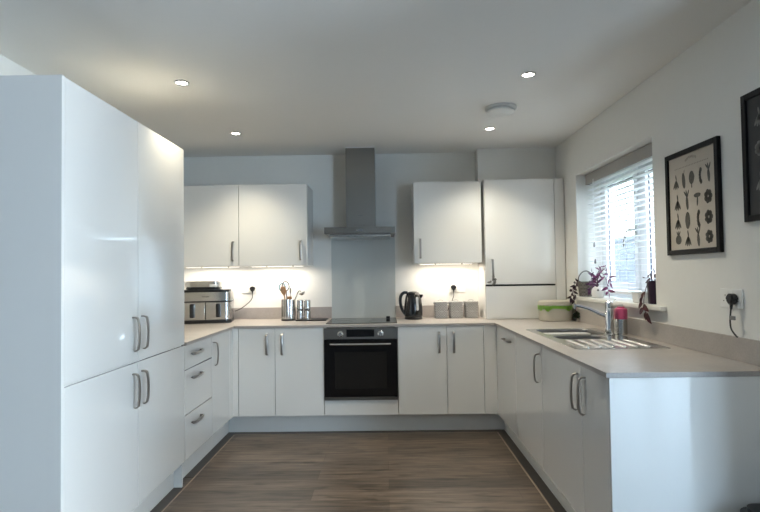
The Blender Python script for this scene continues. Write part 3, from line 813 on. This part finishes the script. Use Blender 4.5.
# ------------------------------------------------------------------ sockets and plugs
def socket(label, loc, rotz, w=.147):
    t = thing('socket', label, 'socket', loc, rotz, 'white double wall sockets')
    bm = NB(); bx(bm, -w/2, w/2, -.0095, -.0005, -.043, .043, .003, 2); p = build('plate', bm, M['white'], t)
    for s in (-1, 1):
        bm = NB(); bx(bm, s*.013-.006, s*.013+.006, -.0125, -.0097, .014, .032, .001, 1); build('switch', bm, M['white'], p)
    bm = NB()
    for s in (-1, 1):
        c = s*.037
        bx(bm, c-.002, c+.002, -.0098, -.0094, .009, .017); bx(bm, c-.0145, c-.0075, -.0098, -.0094, -.015, -.011); bx(bm, c+.0075, c+.0145, -.0098, -.0094, -.015, -.011)
    build('pin_holes', bm, M['black'], p)
    return t
def plug(label, loc, rotz, cable):
    t = thing('plug', label, 'plug', loc, rotz, 'black mains plugs')
    bm = NB(); pts = [(.025*math.cos(a)*(1 if math.sin(a) > -.2 else .8), .025*math.sin(a)) for a in [2*PI*k/24 for k in range(24)]]
    prism(bm, pts, -.040, -.0102, 'y', bev=.005); tube(bm, [(0, -.028, -.018), (0, -.030, -.046)], .008, 10, taper=.6); build('body', bm, M['black'], t)
    bm = NB(); tube(bm, smooth_path(cable, 6), .0036, 8); build('cable', bm, M['black'], t)
    return t
SB = YB-.0005
socket('white double socket on the back wall beside the air fryer', (-1.293, SB, 1.175), 0)
plug('black plug in the socket beside the air fryer, its cable running left', (-1.256, SB, 1.172), 0,
     [(0, -.031, -.044), (.0, -.034, -.080), (-.022, -.036, -.115), (-.062, -.036, -.150), (-.115, -.034, -.185), (-.165, -.034, -.205)])
socket('white double socket on the back wall above the canisters', (.665, SB, 1.158), 0)
plug('black plug in the socket above the canisters', (.630, SB, 1.160), 0,
     [(0, -.031, -.044), (0, -.034, -.075), (-.010, -.034, -.105), (-.030, -.033, -.160), (-.065, -.032, -.220), (-.10, -.04, -.2655)])
socket('white double socket on the right wall under the framed prints', (XW-.0005, -1.853, 1.165), RR)
p = plug('black plug in the socket on the right wall, short cable hanging down', (XW-.0005, -1.885, 1.163), RR,
     [(0, -.031, -.044), (-.002, -.033, -.075), (-.006, -.032, -.105), (-.002, -.030, -.135), (.022, -.026, -.162), (.026, -.0205, -.166)])
bm = NB(); bx(bm, -.006, .030, -.036, -.030, -.092, -.074, .001, 1); o = build('tag', bm, M['greymark'], p); o['label'] = 'small grey cable tag'

# ------------------------------------------------------------------ window, blind, sill
w1 = bpy.data.objects.new('window_1', None); COL.objects.link(w1); w1.location = (XW, 0, 0); w1['kind'] = 'structure'
a, b = .20, .265
bm = NB()
F0, F1 = WY0+.001, WY1-.001; SZ = 1.094
bx(bm, a, b, F1-.055, F1, SZ, WZ1-.001, .003, 1); bx(bm, a, b, F0, F0+.055, SZ, WZ1-.001, .003, 1)
bx(bm, a, b, F0+.055, F1-.055, SZ, SZ+.055, .003, 1); bx(bm, a, b, F0+.055, F1-.055, WZ1-.056, WZ1-.001, .003, 1)
MY = -.640; bx(bm, a, b, MY-.03, MY+.03, SZ+.055, WZ1-.056, .003, 1)
build('window_frame', bm, M['upvc'], w1)
for y0, y1 in ((MY+.03, F1-.055), (F0+.055, MY-.03)):
    z0, z1 = SZ+.055, WZ1-.056
    bm = NB(); s = .058; g = .005
    bx(bm, a-.012, b-.02, y0+g, y0+s, z0+g, z1-g, .004, 2); bx(bm, a-.012, b-.02, y1-s, y1-g, z0+g, z1-g, .004, 2)
    bx(bm, a-.012, b-.02, y0+s, y1-s, z0+g, z0+s, .004, 2); bx(bm, a-.012, b-.02, y0+s, y1-s, z1-s, z1-g, .004, 2)
    so = build('sash', bm, M['upvc'], w1)
    bm = NB(); q = s+.006
    bx(bm, a+.008, a+.016, y0+s, y0+q, z0+s, z1-s); bx(bm, a+.008, a+.016, y1-q, y1-s, z0+s, z1-s); bx(bm, a+.008, a+.016, y0+q, y1-q, z0+s, z0+q); bx(bm, a+.008, a+.016, y0+q, y1-q, z1-q, z1-s)
    build('gasket', bm, M['gasket'], so)
    bm = NB(); bx(bm, a+.010, a+.014, y0+s+.001, y1-s-.001, z0+s+.001, z1-s-.001); build('pane', bm, M['pane'], so)
    if y0 > -.7:
        bm = NB(); hy = y0+.034; bx(bm, a-.020, a-.012, hy-.014, hy+.014, 1.53, 1.60, .003, 2)
        tube(bm, smooth_path([(a-.020, hy, 1.58), (a-.048, hy, 1.585), (a-.052, hy+.03, 1.582), (a-.050, hy+.085, 1.555), (a-.05, hy+.10, 1.47)], 5), .009, 10)
        o = build('window_handle', bm, M['chrome'], so)
bm = NB(); bx(bm, -.036, .3-.036, WY0-.115, WY1+.045, WZ0+.0005, SZ-.0005, .005, 3)
for v in bm.verts:
    if v.co.x > .002 and v.co.y < WY0: v.co.x = min(v.co.x, -.001)
    if v.co.x > .002 and v.co.y > WY1: v.co.x = min(v.co.x, -.001)
bm.free(); bm = NB()
bx(bm, -.036, -.0008, WY0-.115, WY1+.045, WZ0, SZ-.0005, .005, 3); bx(bm, -.0008, .199, WY0+.0008, WY1-.0008, WZ0+.0008, SZ-.0005)
build('window_sill', bm, M['sill'], w1)

bt = thing('venetian_blind', 'white slatted venetian blind with a grey valance inside the window recess', 'blind', (XW+.100, 0, 0))
BY0, BY1 = WY0+.02, WY1-.035
bm = NB(); bx(bm, -.034, -.026, BY0-.008, BY1+.008, 1.998, 2.079, .002, 2); bx(bm, -.026, .02, BY1-.001, BY1+.008, 1.998, 2.079, .002, 1); build('valance', bm, M['valance'], bt)
bm = NB(); bx(bm, -.025, .028, BY0, BY1-.002, 2.030, 2.079, .002, 1); build('headrail', bm, M['slat'], bt)
bm = NB(); z = 1.990; rot = Matrix.Rotation(R(2), 3, 'Y')
zs = []
while z > 1.175:
    bx(bm, -.0215, .0215, BY0, BY1, z-.0009, z+.0009, rot=rot); zs.append(z); z -= .0385
build('slats', bm, M['slat'], bt)
bm = NB(); bx(bm, -.025, .025, BY0, BY1, 1.133, 1.151, .003, 2); build('bottom_rail', bm, M['slat'], bt)
for y in (BY1-.12, (BY0+BY1)/2+.03, BY0+.12):
    bm = NB(); tube(bm, [(-.0262, y, 2.03), (-.0262, y, 1.151)], .0011, 6); tube(bm, [(.0262, y, 2.03), (.0262, y, 1.151)], .0011, 6); build('ladder_cord', bm, M['slat'], bt)
for y, z in ((BY1-.145, 1.52), (BY1-.155, 1.39)):
    bm = NB(); tube(bm, [(-.035, y, 2.02), (-.035, y, z)], .0012, 6); cd = build('pull_cord', bm, M['slat'], bt)
    bm = NB(); lathe(bm, [(.0025, .002), (.006, -.008), (.0075, -.030), (.005, -.036), (0, -.036)], (-.035, y, z), 14); build('tassel', bm, M['greytool'], cd)

# ------------------------------------------------------------------ plants and pots on the sill
def sprig(bs, bl, pts, n, ln, w, up=(0, 0, 1), r=.0022, t0=.15, mi=0):
    P = smooth_path(pts, 8); tube(bs, P, r, 6, taper=.5)
    m = len(P)
    for k in range(n):
        t = t0 + (1-t0)*k/(max(1, n-1)); i = min(m-2, int(t*(m-1)))
        d = (P[i+1]-P[i]).normalized()
        ang = k*2.4 + random.uniform(-.4, .4)
        s = d.cross(Vector((0, 0, 1)));  s = s.normalized() if s.length > .1 else Vector((1, 0, 0))
        u = s.cross(d)
        out = (s*math.cos(ang) + u*math.sin(ang))
        dd = (d*.55 + out) if k < n-1 else d
        L_ = ln*random.uniform(.75, 1.15)
        leaf(bl, P[i], dd, L_, w*random.uniform(.8, 1.15), up=(out.cross(d) if out.cross(d).length > .1 else (0, 0, 1)), bend=random.uniform(.1, .35), mi=mi)

# woven basket plant
t = thing('potted_plant', 'dark-leaved trailing plant in a grey woven handled basket at the far end of the sill', 'plant', (1.603, -.062, SZ+.0005))
bm = NB(); lathe(bm, [(.052, 0), (.055, .003), (.066, .112), (.068, .118), (.064, .118), (.060, .105), (0, .100)], seg=32); b_ = build('basket', bm, M['basket'], t)
bm = NB(); tube(bm, smooth_path([(-.060, 0, .112), (-.056, -.004, .155), (-.032, -.006, .190), (0, -.006, .203), (.032, -.006, .190), (.056, -.004, .155), (.060, 0, .112)], 6), .0045, 8); 
for v in bm.verts: v.co = Matrix.Rotation(R(-35), 3, 'Z') @ v.co
build('handle', bm, M['greytool'], b_)
bs, bl = NB(), NB()
sprig(bs, bl, [(-.01, .02, .105), (-.045, .045, .120), (-.075, .075, .085), (-.085, .085, .03), (-.09, .095, -.02)], 11, .042, .022)
sprig(bs, bl, [(-.01, .01, .105), (-.050, .035, .115), (-.078, .055, .06), (-.085, .06, .01), (-.088, .062, -.03)], 10, .040, .022)
sprig(bs, bl, [(-.02, 0, .105), (-.058, .02, .105), (-.082, .03, .04), (-.085, .035, -.04), (-.083, .035, -.10), (-.078, .035, -.122)], 6, .032, .018)
sprig(bs, bl, [(0, -.02, .105), (.01, -.05, .125), (.015, -.08, .10)], 5, .04, .02)
build('stems', bs, M['stem'], t); build('foliage', bl, M['leafdark'], t)
bs, bl = NB(), NB()
sprig(bs, bl, [(-.082, .035, -.10), (-.072, .038, -.125), (-.070, .040, -.15), (-.068, .045, -.172)], 16, .032, .020, t0=.3)
o = build('trailing_tip', bl, M['leafgreen'], t); o['label'] = 'dark green leaves at the hanging tip'; build('trailing_stem', bs, M['stem'], t)

# purple plant in the white pot
t = thing('potted_plant', 'purple and pink trailing plant in a small round white pot on the sill', 'plant', (1.602, -.285, SZ+.0005))
bm = NB(); lathe(bm, [(.030, 0), (.040, .004), (.046, .030), (.044, .058), (.034, .076), (.024, .082), (.020, .080), (.020, .070), (0, .068)], seg=30); p_ = build('pot', bm, M['pot'], t)
bm = NB(); lathe(bm, [(.008, 0), (.008, .003), (0, .0035)], (0, 0, 0), 14, 'x')
rot = Matrix.Rotation(R(70), 3, 'Z')
for v in bm.verts:
    v.co = rot @ (Matrix.Scale(-1, 3, Vector((1, 0, 0))) @ v.co + Vector((-.0435, 0, .058)))
bmesh.ops.recalc_face_normals(bm, faces=bm.faces[:]); build('mark', bm, M['greytool'], p_)
bs, bl = NB(), NB()
sprig(bs, bl, [(0, 0, .075), (-.01, .02, .11), (-.01, .05, .16), (-.01, .075, .20)], 7, .050, .020)
sprig(bs, bl, [(0, 0, .075), (-.02, -.02, .12), (-.03, -.05, .17), (-.03, -.10, .20)], 7, .058, .021)
sprig(bs, bl, [(0, 0, .075), (-.02, .02, .10), (-.03, .04, .13), (-.035, .02, .16)], 6, .055, .022)
sprig(bs, bl, [(0, 0, .075), (-.01, .03, .09), (-.025, .06, .085), (-.03, .08, .05)], 6, .050, .022)
build('stems', bs, M['stem'], t); build('purple_foliage', bl, M['leafpurple'], t)
bs, bl = NB(), NB()
sprig(bs, bl, [(0, 0, .075), (-.02, -.06, .17), (-.03, -.15, .215), (-.035, -.24, .20), (-.035, -.29, .155), (-.035, -.31, .115)], 13, .045, .019)
sprig(bs, bl, [(0, 0, .075), (-.02, -.05, .15), (-.03, -.15, .185), (-.03, -.22, .14), (-.03, -.25, .07), (-.03, -.26, .045)], 12, .045, .019)
sprig(bs, bl, [(0, 0, .075), (-.02, -.04, .16), (-.025, -.12, .23), (-.03, -.18, .235)], 7, .045, .018)
build('pink_stems', bs, M['stem'], t); build('pink_foliage', bl, M['leafpink'], t)

# small white square pot
t = thing('pot', 'small empty-looking white square pot near the right end of the sill', 'pot', (1.603, -.958, SZ+.0005))
bm = NB(); prev = None
for w_, z in ((.078, 0), (.088, .004), (.096, .066), (.088, .066), (.082, .02)):
    lp = loop(bm, rrect(w_, w_, .014, 4), z)
    if prev: bridge(bm, prev, lp)
    else: bm.faces.new(lp[::-1])
    prev = lp
bm.faces.new(prev); bmesh.ops.recalc_face_normals(bm, faces=bm.faces[:]); build('body', bm, M['pot'], t)
bm = NB(); bx(bm, -.040, .040, -.040, .040, .048, .052); build('filling', bm, M['mark'], t)

# dark pot with maroon leaves
t = thing('potted_plant', 'maroon-leaved plant in a tall dark pot at the right end of the sill', 'plant', (1.618, -1.098, SZ+.0005))
bm = NB(); lathe(bm, [(.040, 0), (.044, .003), (.050, .130), (.052, .138), (.048, .138), (.045, .125), (0, .122)], seg=28); build('pot', bm, M['darkpot'], t)
bs, bl = NB(), NB()
sprig(bs, bl, [(0, 0, .125), (-.015, .03, .155), (-.02, .075, .155)], 5, .05, .020)
sprig(bs, bl, [(0, 0, .125), (-.005, .01, .165), (-.008, .005, .185)], 4, .04, .020)
tube(bs, smooth_path([(0, 0, .125), (-.045, -.030, .150), (-.078, -.045, .110), (-.098, -.050, .04), (-.103, -.060, -.025), (-.102, -.09, -.05)], 6), .0022, 6)
for p, d_, l, w in (((-.098, -.030, .045), (-.1, .35, -.9), .062, .026), ((-.100, -.040, .005), (-.1, .9, -.35), .062, .026), ((-.101, -.045, .0), (-.05, -.75, -.5), .060, .026),
                    ((-.103, -.060, -.025), (-.1, .95, -.45), .070, .028), ((-.102, -.085, -.045), (-.05, -.55, -.85), .068, .028), ((-.098, -.025, .03), (-.1, -.45, .6), .055, .024), ((-.102, -.075, -.04), (-.1, .1, -1), .05, .024)):
    leaf(bl, p, d_, l*1.08, w*1.35, up=(-1, 0, .2), bend=.15)
build('stems', bs, M['stem'], t); build('foliage', bl, M['leafmaroon'], t)

# ------------------------------------------------------------------ framed prints on the right wall
def frame_thing(name, label, y0, y1, z0, z1, paper, border=.026):
    t = thing(name, label, 'picture', (XW-.0006, y0, z0), RR, 'framed botanical prints')   # local x runs towards the camera, -y out of the wall
    w, h = y0-y1, z1-z0; f = border
    bm = NB(); bx(bm, 0, f, -.020, 0, 0, h, .0015, 1); bx(bm, w-f, w, -.020, 0, 0, h, .0015, 1); bx(bm, f, w-f, -.020, 0, 0, f, .0015, 1); bx(bm, f, w-f, -.020, 0, h-f, h, .0015, 1)
    build('frame', bm, M['frame'], t)
    bm = NB(); bx(bm, f, w-f, -.010, -.002, f, h-f); p = build('print', bm, M[paper], t)
    return t, p, w, h
def blob(bm, cx, cz, pts, y=-.0106):
    vs = [bm.verts.new((cx+x, y, cz+z)) for x, z in pts]
    f = bm.faces.new(vs)
def ell(bm, cx, cz, rx, rz, rot=0, y=-.0106, n=14):
    pts = []
    for k in range(n):
        a_ = 2*PI*k/n; x, z = rx*math.cos(a_)*(1+.06*random.uniform(-1, 1)), rz*math.sin(a_)
        pts.append((x*math.cos(rot)-z*math.sin(rot), x*math.sin(rot)+z*math.cos(rot)))
    blob(bm, cx, cz, pts, y)
def veg(bm, cx, cz, kind, s, y=-.0106):
    if kind == 'leaves':
        for a_ in (-.55, -.2, .15, .5): ell(bm, cx+math.sin(a_)*s*.5, cz-math.cos(a_)*s*.35+s*.1, s*.14, s*.55, a_, y)
        ell(bm, cx, cz+s*.55, s*.10, s*.35, .2, y)
    elif kind == 'pod': ell(bm, cx, cz, s*.32, s*.9, .12, y); ell(bm, cx+s*.12, cz+s*.95, s*.05, s*.25, -.3, y)
    elif kind == 'round':
        ell(bm, cx, cz, s*.55, s*.50, 0, y)
        for a_ in (-.5, 0, .5): ell(bm, cx+math.sin(a_)*s*.4, cz+s*.65, s*.09, s*.30, -a_, y)
    elif kind == 'cone': ell(bm, cx, cz+s*.1, s*.5, s*.72, 0, y); ell(bm, cx, cz-s*.75, s*.09, s*.3, 0, y)
    elif kind == 'mushroom': ell(bm, cx, cz+s*.35, s*.55, s*.22, 0, y); ell(bm, cx, cz-s*.2, s*.12, s*.5, -.1, y)
    elif kind == 'root':
        ell(bm, cx, cz-s*.2, s*.22, s*.7, .1, y)
        for a_ in (-.7, -.2, .4): ell(bm, cx+math.sin(a_)*s*.4, cz+s*.7, s*.10, s*.42, -a_, y)
    elif kind == 'block': ell(bm, cx, cz, s*.42, s*.85, 0, y)
    elif kind == 'curve':
        for k in range(6):
            a_ = -1.1 + k*.42; ell(bm, cx+s*.35*(1-math.cos(a_)), cz+s*.8*math.sin(a_)*.9, s*.2, s*.25, 0, y)
    elif kind == 'bush':
        for k in range(7): a_ = k*.9; ell(bm, cx+math.cos(a_)*s*.35, cz+math.sin(a_)*s*.4, s*.28, s*.26, a_, y)
t, p, w, h = frame_thing('picture', 'black framed cream poster of grey vegetable drawings beside the window', -1.357, -1.806, 1.376, 1.920, 'paper')
rows = ((.385, ('leaves', 'pod', 'cone', 'curve', 'root'), .038), (.275, ('leaves', 'root', 'mushroom', 'bush'), .042), (.175, ('leaves', 'block', 'curve', 'bush'), .042), (.080, ('round', 'leaves', 'root', 'bush'), .040))
iw = w-.052-.05
for z, ks, s in rows:
    for i, k in enumerate(ks): 
        bm = NB(); veg(bm, .026+.03+iw*(i+.5)/len(ks), z, k, s*1.25); build('vegetable_drawing', bm, M['ink'], p, smooth=False)
bm = NB()
for k in range(9): ell(bm, w/2+(k-4)*.011, .490+.008*math.cos((k-4)*.5), .004, .008, random.uniform(-.6, .6))
for k in range(22): 
    x = .085 + k*(w-.17)/21; blob(bm, x, .456, [(-.004, -.003), (.003, -.003), (.003, .003), (-.004, .003)])
build('title_ornament', bm, M['inkpale'], p, smooth=False)
t, p, w, h = frame_thing('picture', 'black framed dark print of pale plant drawings, nearest the camera', -1.972, -2.43, 1.498, 2.045, 'chalk')
for z, ks in ((.43, ('leaves', 'curve', 'root', 'pod')), (.30, ('bush', 'leaves', 'cone', 'root')), (.16, ('leaves', 'bush', 'round', 'mushroom'))):
    for i, k in enumerate(ks): 
        bm = NB(); veg(bm, .05+(w-.10)*(i+.5)/4, z, k, .048); build('plant_drawing', bm, M['chalkink'], p, smooth=False)

# ------------------------------------------------------------------ ceiling fittings
gD = 'recessed ceiling downlights'
def downlight(x, y, label):
    t = thing('downlight', label, 'downlight', (x, y, ZC-.0005), 0, gD)
    bm = NB(); lathe(bm, [(.031, -.001), (.033, -.006), (.040, -.005), (.043, 0), (.031, 0), (.031, -.001)], seg=32, cap=False); build('bezel', bm, M['chrome'], t)
    bm = NB(); lathe(bm, [(.0305, -.0005), (.0305, -.003), (.02, -.0042), (0, -.0045)], seg=28); build('lens', bm, M['lens'], t)
    L_ = bpy.data.lights.new('downlight_lamp', 'SPOT'); L_.energy = DOWN; L_.spot_size = R(112); L_.spot_blend = 1; L_.shadow_soft_size = .03; L_.color = (1, .91, .70)
    o = bpy.data.objects.new('downlight_lamp', L_); COL.objects.link(o); o.parent = t; o.location = (0, 0, -.02)
DOWN = 32
for x, y, lab in ((-1.18, -1.235, 'round recessed downlight above the tall larder cabinets'), (-1.18, -.15, 'round recessed downlight above the left corner of the worktop'),
                  (.836, -1.262, 'round recessed downlight in the ceiling above the sink drainer, nearest the camera on the right'), (.836, -.158, 'round recessed downlight just beyond the smoke alarm'),
                  ):
    downlight(x, y, lab)
t = thing('smoke_alarm', 'round white smoke alarm on the ceiling between the right-hand downlights', 'smoke alarm', (.808, -.672, ZC-.0005))
bm = NB(); lathe(bm, [(.105, 0), (.108, -.010), (.100, -.016), (.085, -.018)], seg=40); build('base', bm, M['alarmshade'], t)
bm = NB(); lathe(bm, [(.080, -.0185), (.080, -.024), (.096, -.027), (.094, -.036), (.070, -.048), (.03, -.053), (0, -.053)], seg=40); build('cover', bm, M['white'], t)

# under-cabinet lights
gL = 'slim lights under the wall cabinets'
for x0, x1, lab in ((-1.83, -1.335, 'slim lit strip light under the wall cabinet above the air fryer'), (-1.235, -.745, 'slim lit strip light under the wall cabinet above the utensil pot'), (.30, .79, 'slim lit strip light under the wall cabinet above the canisters')):
    t = thing('strip_light', lab, 'strip light', (x0, .47, 1.3843), 0, gL); w = x1-x0
    bm = NB(); bx(bm, 0, w, 0, .035, -.006, -.0005, .001, 1); build('housing', bm, M['white'], t)
    bm = NB(); bx(bm, .01, w-.01, .004, .031, -.0075, -.0062); build('diffuser', bm, M['led'], t)
    for x in (.15, w-.10):
        bm = NB(); bx(bm, x-.006, x+.006, -.003, .038, -.0085, -.0005, .001, 1); build('clip', bm, M['nickel'], t)
    L_ = bpy.data.lights.new('strip_lamp', 'AREA'); L_.shape = 'RECTANGLE'; L_.size = w-.02; L_.size_y = .03; L_.energy = 2.1; L_.color = (1, .89, .74)
    o = bpy.data.objects.new('strip_lamp', L_); COL.objects.link(o); o.parent = t; o.location = (w/2, .0175, -.010)

# ------------------------------------------------------------------ black bin beside the end panel
t = thing('bin', 'black rounded bin standing on the floor before the right end panel', 'bin', (1.462, -2.27, .0))
bm = NB(); prev = None
for w_, d_, r_, z in ((.19, .19, .05, .0015), (.205, .205, .06, .01), (.235, .235, .07, .325)):
    lp = loop(bm, rrect(w_, d_, r_, 6), z)
    if prev: bridge(bm, prev, lp)
    else: bm.faces.new(lp[::-1])
    prev = lp
bm.faces.new(prev); bmesh.ops.recalc_face_normals(bm, faces=bm.faces[:]); build('body', bm, M['black'], t)
bm = NB(); prism(bm, rrect(.242, .242, .07, 7), .326, .388, bev=.022); build('lid', bm, M['black'], t)

# ------------------------------------------------------------------ outside the kitchen window
bm = NB(); bx(bm, 1.88, 16, WEND+.31, 14, -.25, -.15); o = struct('ground', bm, M['lawn'])
bm = NB(); bx(bm, 5.2, 5.42, -2.2, 13.5, -.149, 1.95); bx(bm, 5.17, 5.45, -2.2, 13.5, 1.95, 2.0); tag(build('garden_wall', bm, M['fence'], smooth=False), 'blue-grey brick garden wall seen through the blind', 'wall')
t = thing('house', 'pale rendered neighbouring house seen through the blind', 'house', (11.5, 6.5, -.149))
bm = NB(); bx(bm, 0, 4, -6, 6, 0, 5.2); build('wall', bm, M['render'], t, smooth=False)
bm = NB(); prism(bm, [(-.3, 5.21), (4.3, 5.21), (2, 7.2)], -6.3, 6.3, 'y'); build('roof', bm, M['tile'], t, smooth=False)
for y in (-3.6, -.6, 2.6):
    for z in (1.0, 3.4):
        bm = NB(); bx(bm, -.03, .02, y-.6, y+.6, z, z+1.2); f_ = build('window', bm, M['upvc'], t)
        bm = NB(); bx(bm, -.045, -.031, y-.53, y-.04, z+.07, z+1.13); bx(bm, -.045, -.031, y+.04, y+.53, z+.07, z+1.13); build('pane', bm, M['hwin'], f_)

# ------------------------------------------------------------------ daylight
Wd = bpy.data.worlds.new('daylight'); SC.world = Wd; Wd.use_nodes = True
bg = Wd.node_tree.nodes['Background']
bg.inputs['Color'].default_value = (.73, .87, 1, 1); bg.inputs['Strength'].default_value = 8
def area(name, loc, rot, sx, sy, e, col):
    L_ = bpy.data.lights.new(name, 'AREA'); L_.shape = 'RECTANGLE'; L_.size, L_.size_y = sx, sy; L_.energy = e; L_.color = col
    o = bpy.data.objects.new(name, L_); COL.objects.link(o); o.location = loc; o.rotation_euler = rot
    return o
pp = area('rear_portal', ((PX0+PX1)/2, REAR-.31, PZ/2), (R(90), 0, 0), PX1-PX0, PZ, 1, (1, 1, 1)); pp.data.cycles.is_portal = True
area('rear_daylight', ((PX0+PX1)/2, REAR-.25, PZ/2), (R(90), 0, 0), PX1-PX0-.1, PZ-.1, 60, (.40, .70, 1))
area('garden_daylight', (XFAR+.25, (QY0+QY1)/2, PZ/2), (0, R(90), 0), PZ-.1, QY1-QY0-.1, 310, (.72, .87, 1))
pq = area('side_portal', (XFAR+.31, (QY0+QY1)/2, PZ/2), (0, R(90), 0), PZ, QY1-QY0, 1, (1, 1, 1)); pq.data.cycles.is_portal = True
pt = area('kitchen_window_daylight', (XW+.36, (WY0+WY1)/2, (WZ0+WZ1)/2), (0, R(90), 0), 1.0, 1.2, 1, (1, 1, 1)); pt.data.cycles.is_portal = True

S_ = bpy.data.lights.new('added_window_sun', 'SUN'); S_.energy = 2.4; S_.angle = R(40); S_.color = (.93, .96, 1)  # wide soft sun, added to brighten the blind slats and window reveal
so = bpy.data.objects.new('added_window_sun', S_); COL.objects.link(so); so.location = (8, -3, 8)
so.rotation_euler = Vector((-.70, .28, -.62)).to_track_quat('-Z', 'Y').to_euler()

# ------------------------------------------------------------------ camera
F, PYC = 515.305, 259.98
yaw, pitch, roll = .0112, .02693, .01391
cy, sy, cp, sp, cr, sr = math.cos(yaw), math.sin(yaw), math.cos(pitch), math.sin(pitch), math.cos(roll), math.sin(roll)
def cam_dir(x, y, z):
    a, b = cr*x + sr*y*1, 0
    # image axes (right, up) rolled, then pitched, then yawed
    rx = cr*x + sr*y; ry = -sr*x + cr*y
    yy, zz = cp*z - sp*ry, sp*z + cp*ry
    return Vector((cy*rx - sy*yy, sy*rx + cy*yy, zz))
right, up, fwd = cam_dir(1, 0, 0), cam_dir(0, 1, 0), cam_dir(0, 0, 1)
cd = bpy.data.cameras.new('camera'); cam = bpy.data.objects.new('camera', cd); COL.objects.link(cam)
mw = Matrix((( right.x, up.x, -fwd.x, 0), (right.y, up.y, -fwd.y, -4.2105), (right.z, up.z, -fwd.z, 1.2976), (0, 0, 0, 1)))
cam.matrix_world = mw
cd.sensor_width = 36; cd.lens = F/760*36; cd.shift_y = (PYC-256)/760; cd.clip_start = .05
SC.camera = cam

SC.view_settings.view_transform = 'Standard'; SC.view_settings.look = 'None'
SC.view_settings.exposure = .84; SC.view_settings.gamma = 1; SC.view_settings.use_curve_mapping = False
try:
    SC.cycles.use_denoising = True; SC.cycles.max_bounces = 10; SC.cycles.diffuse_bounces = 6; SC.cycles.glossy_bounces = 5
    SC.cycles.transparent_max_bounces = 12; SC.cycles.sample_clamp_indirect = 6; SC.cycles.caustics_reflective = False; SC.cycles.caustics_refractive = False
except Exception: pass
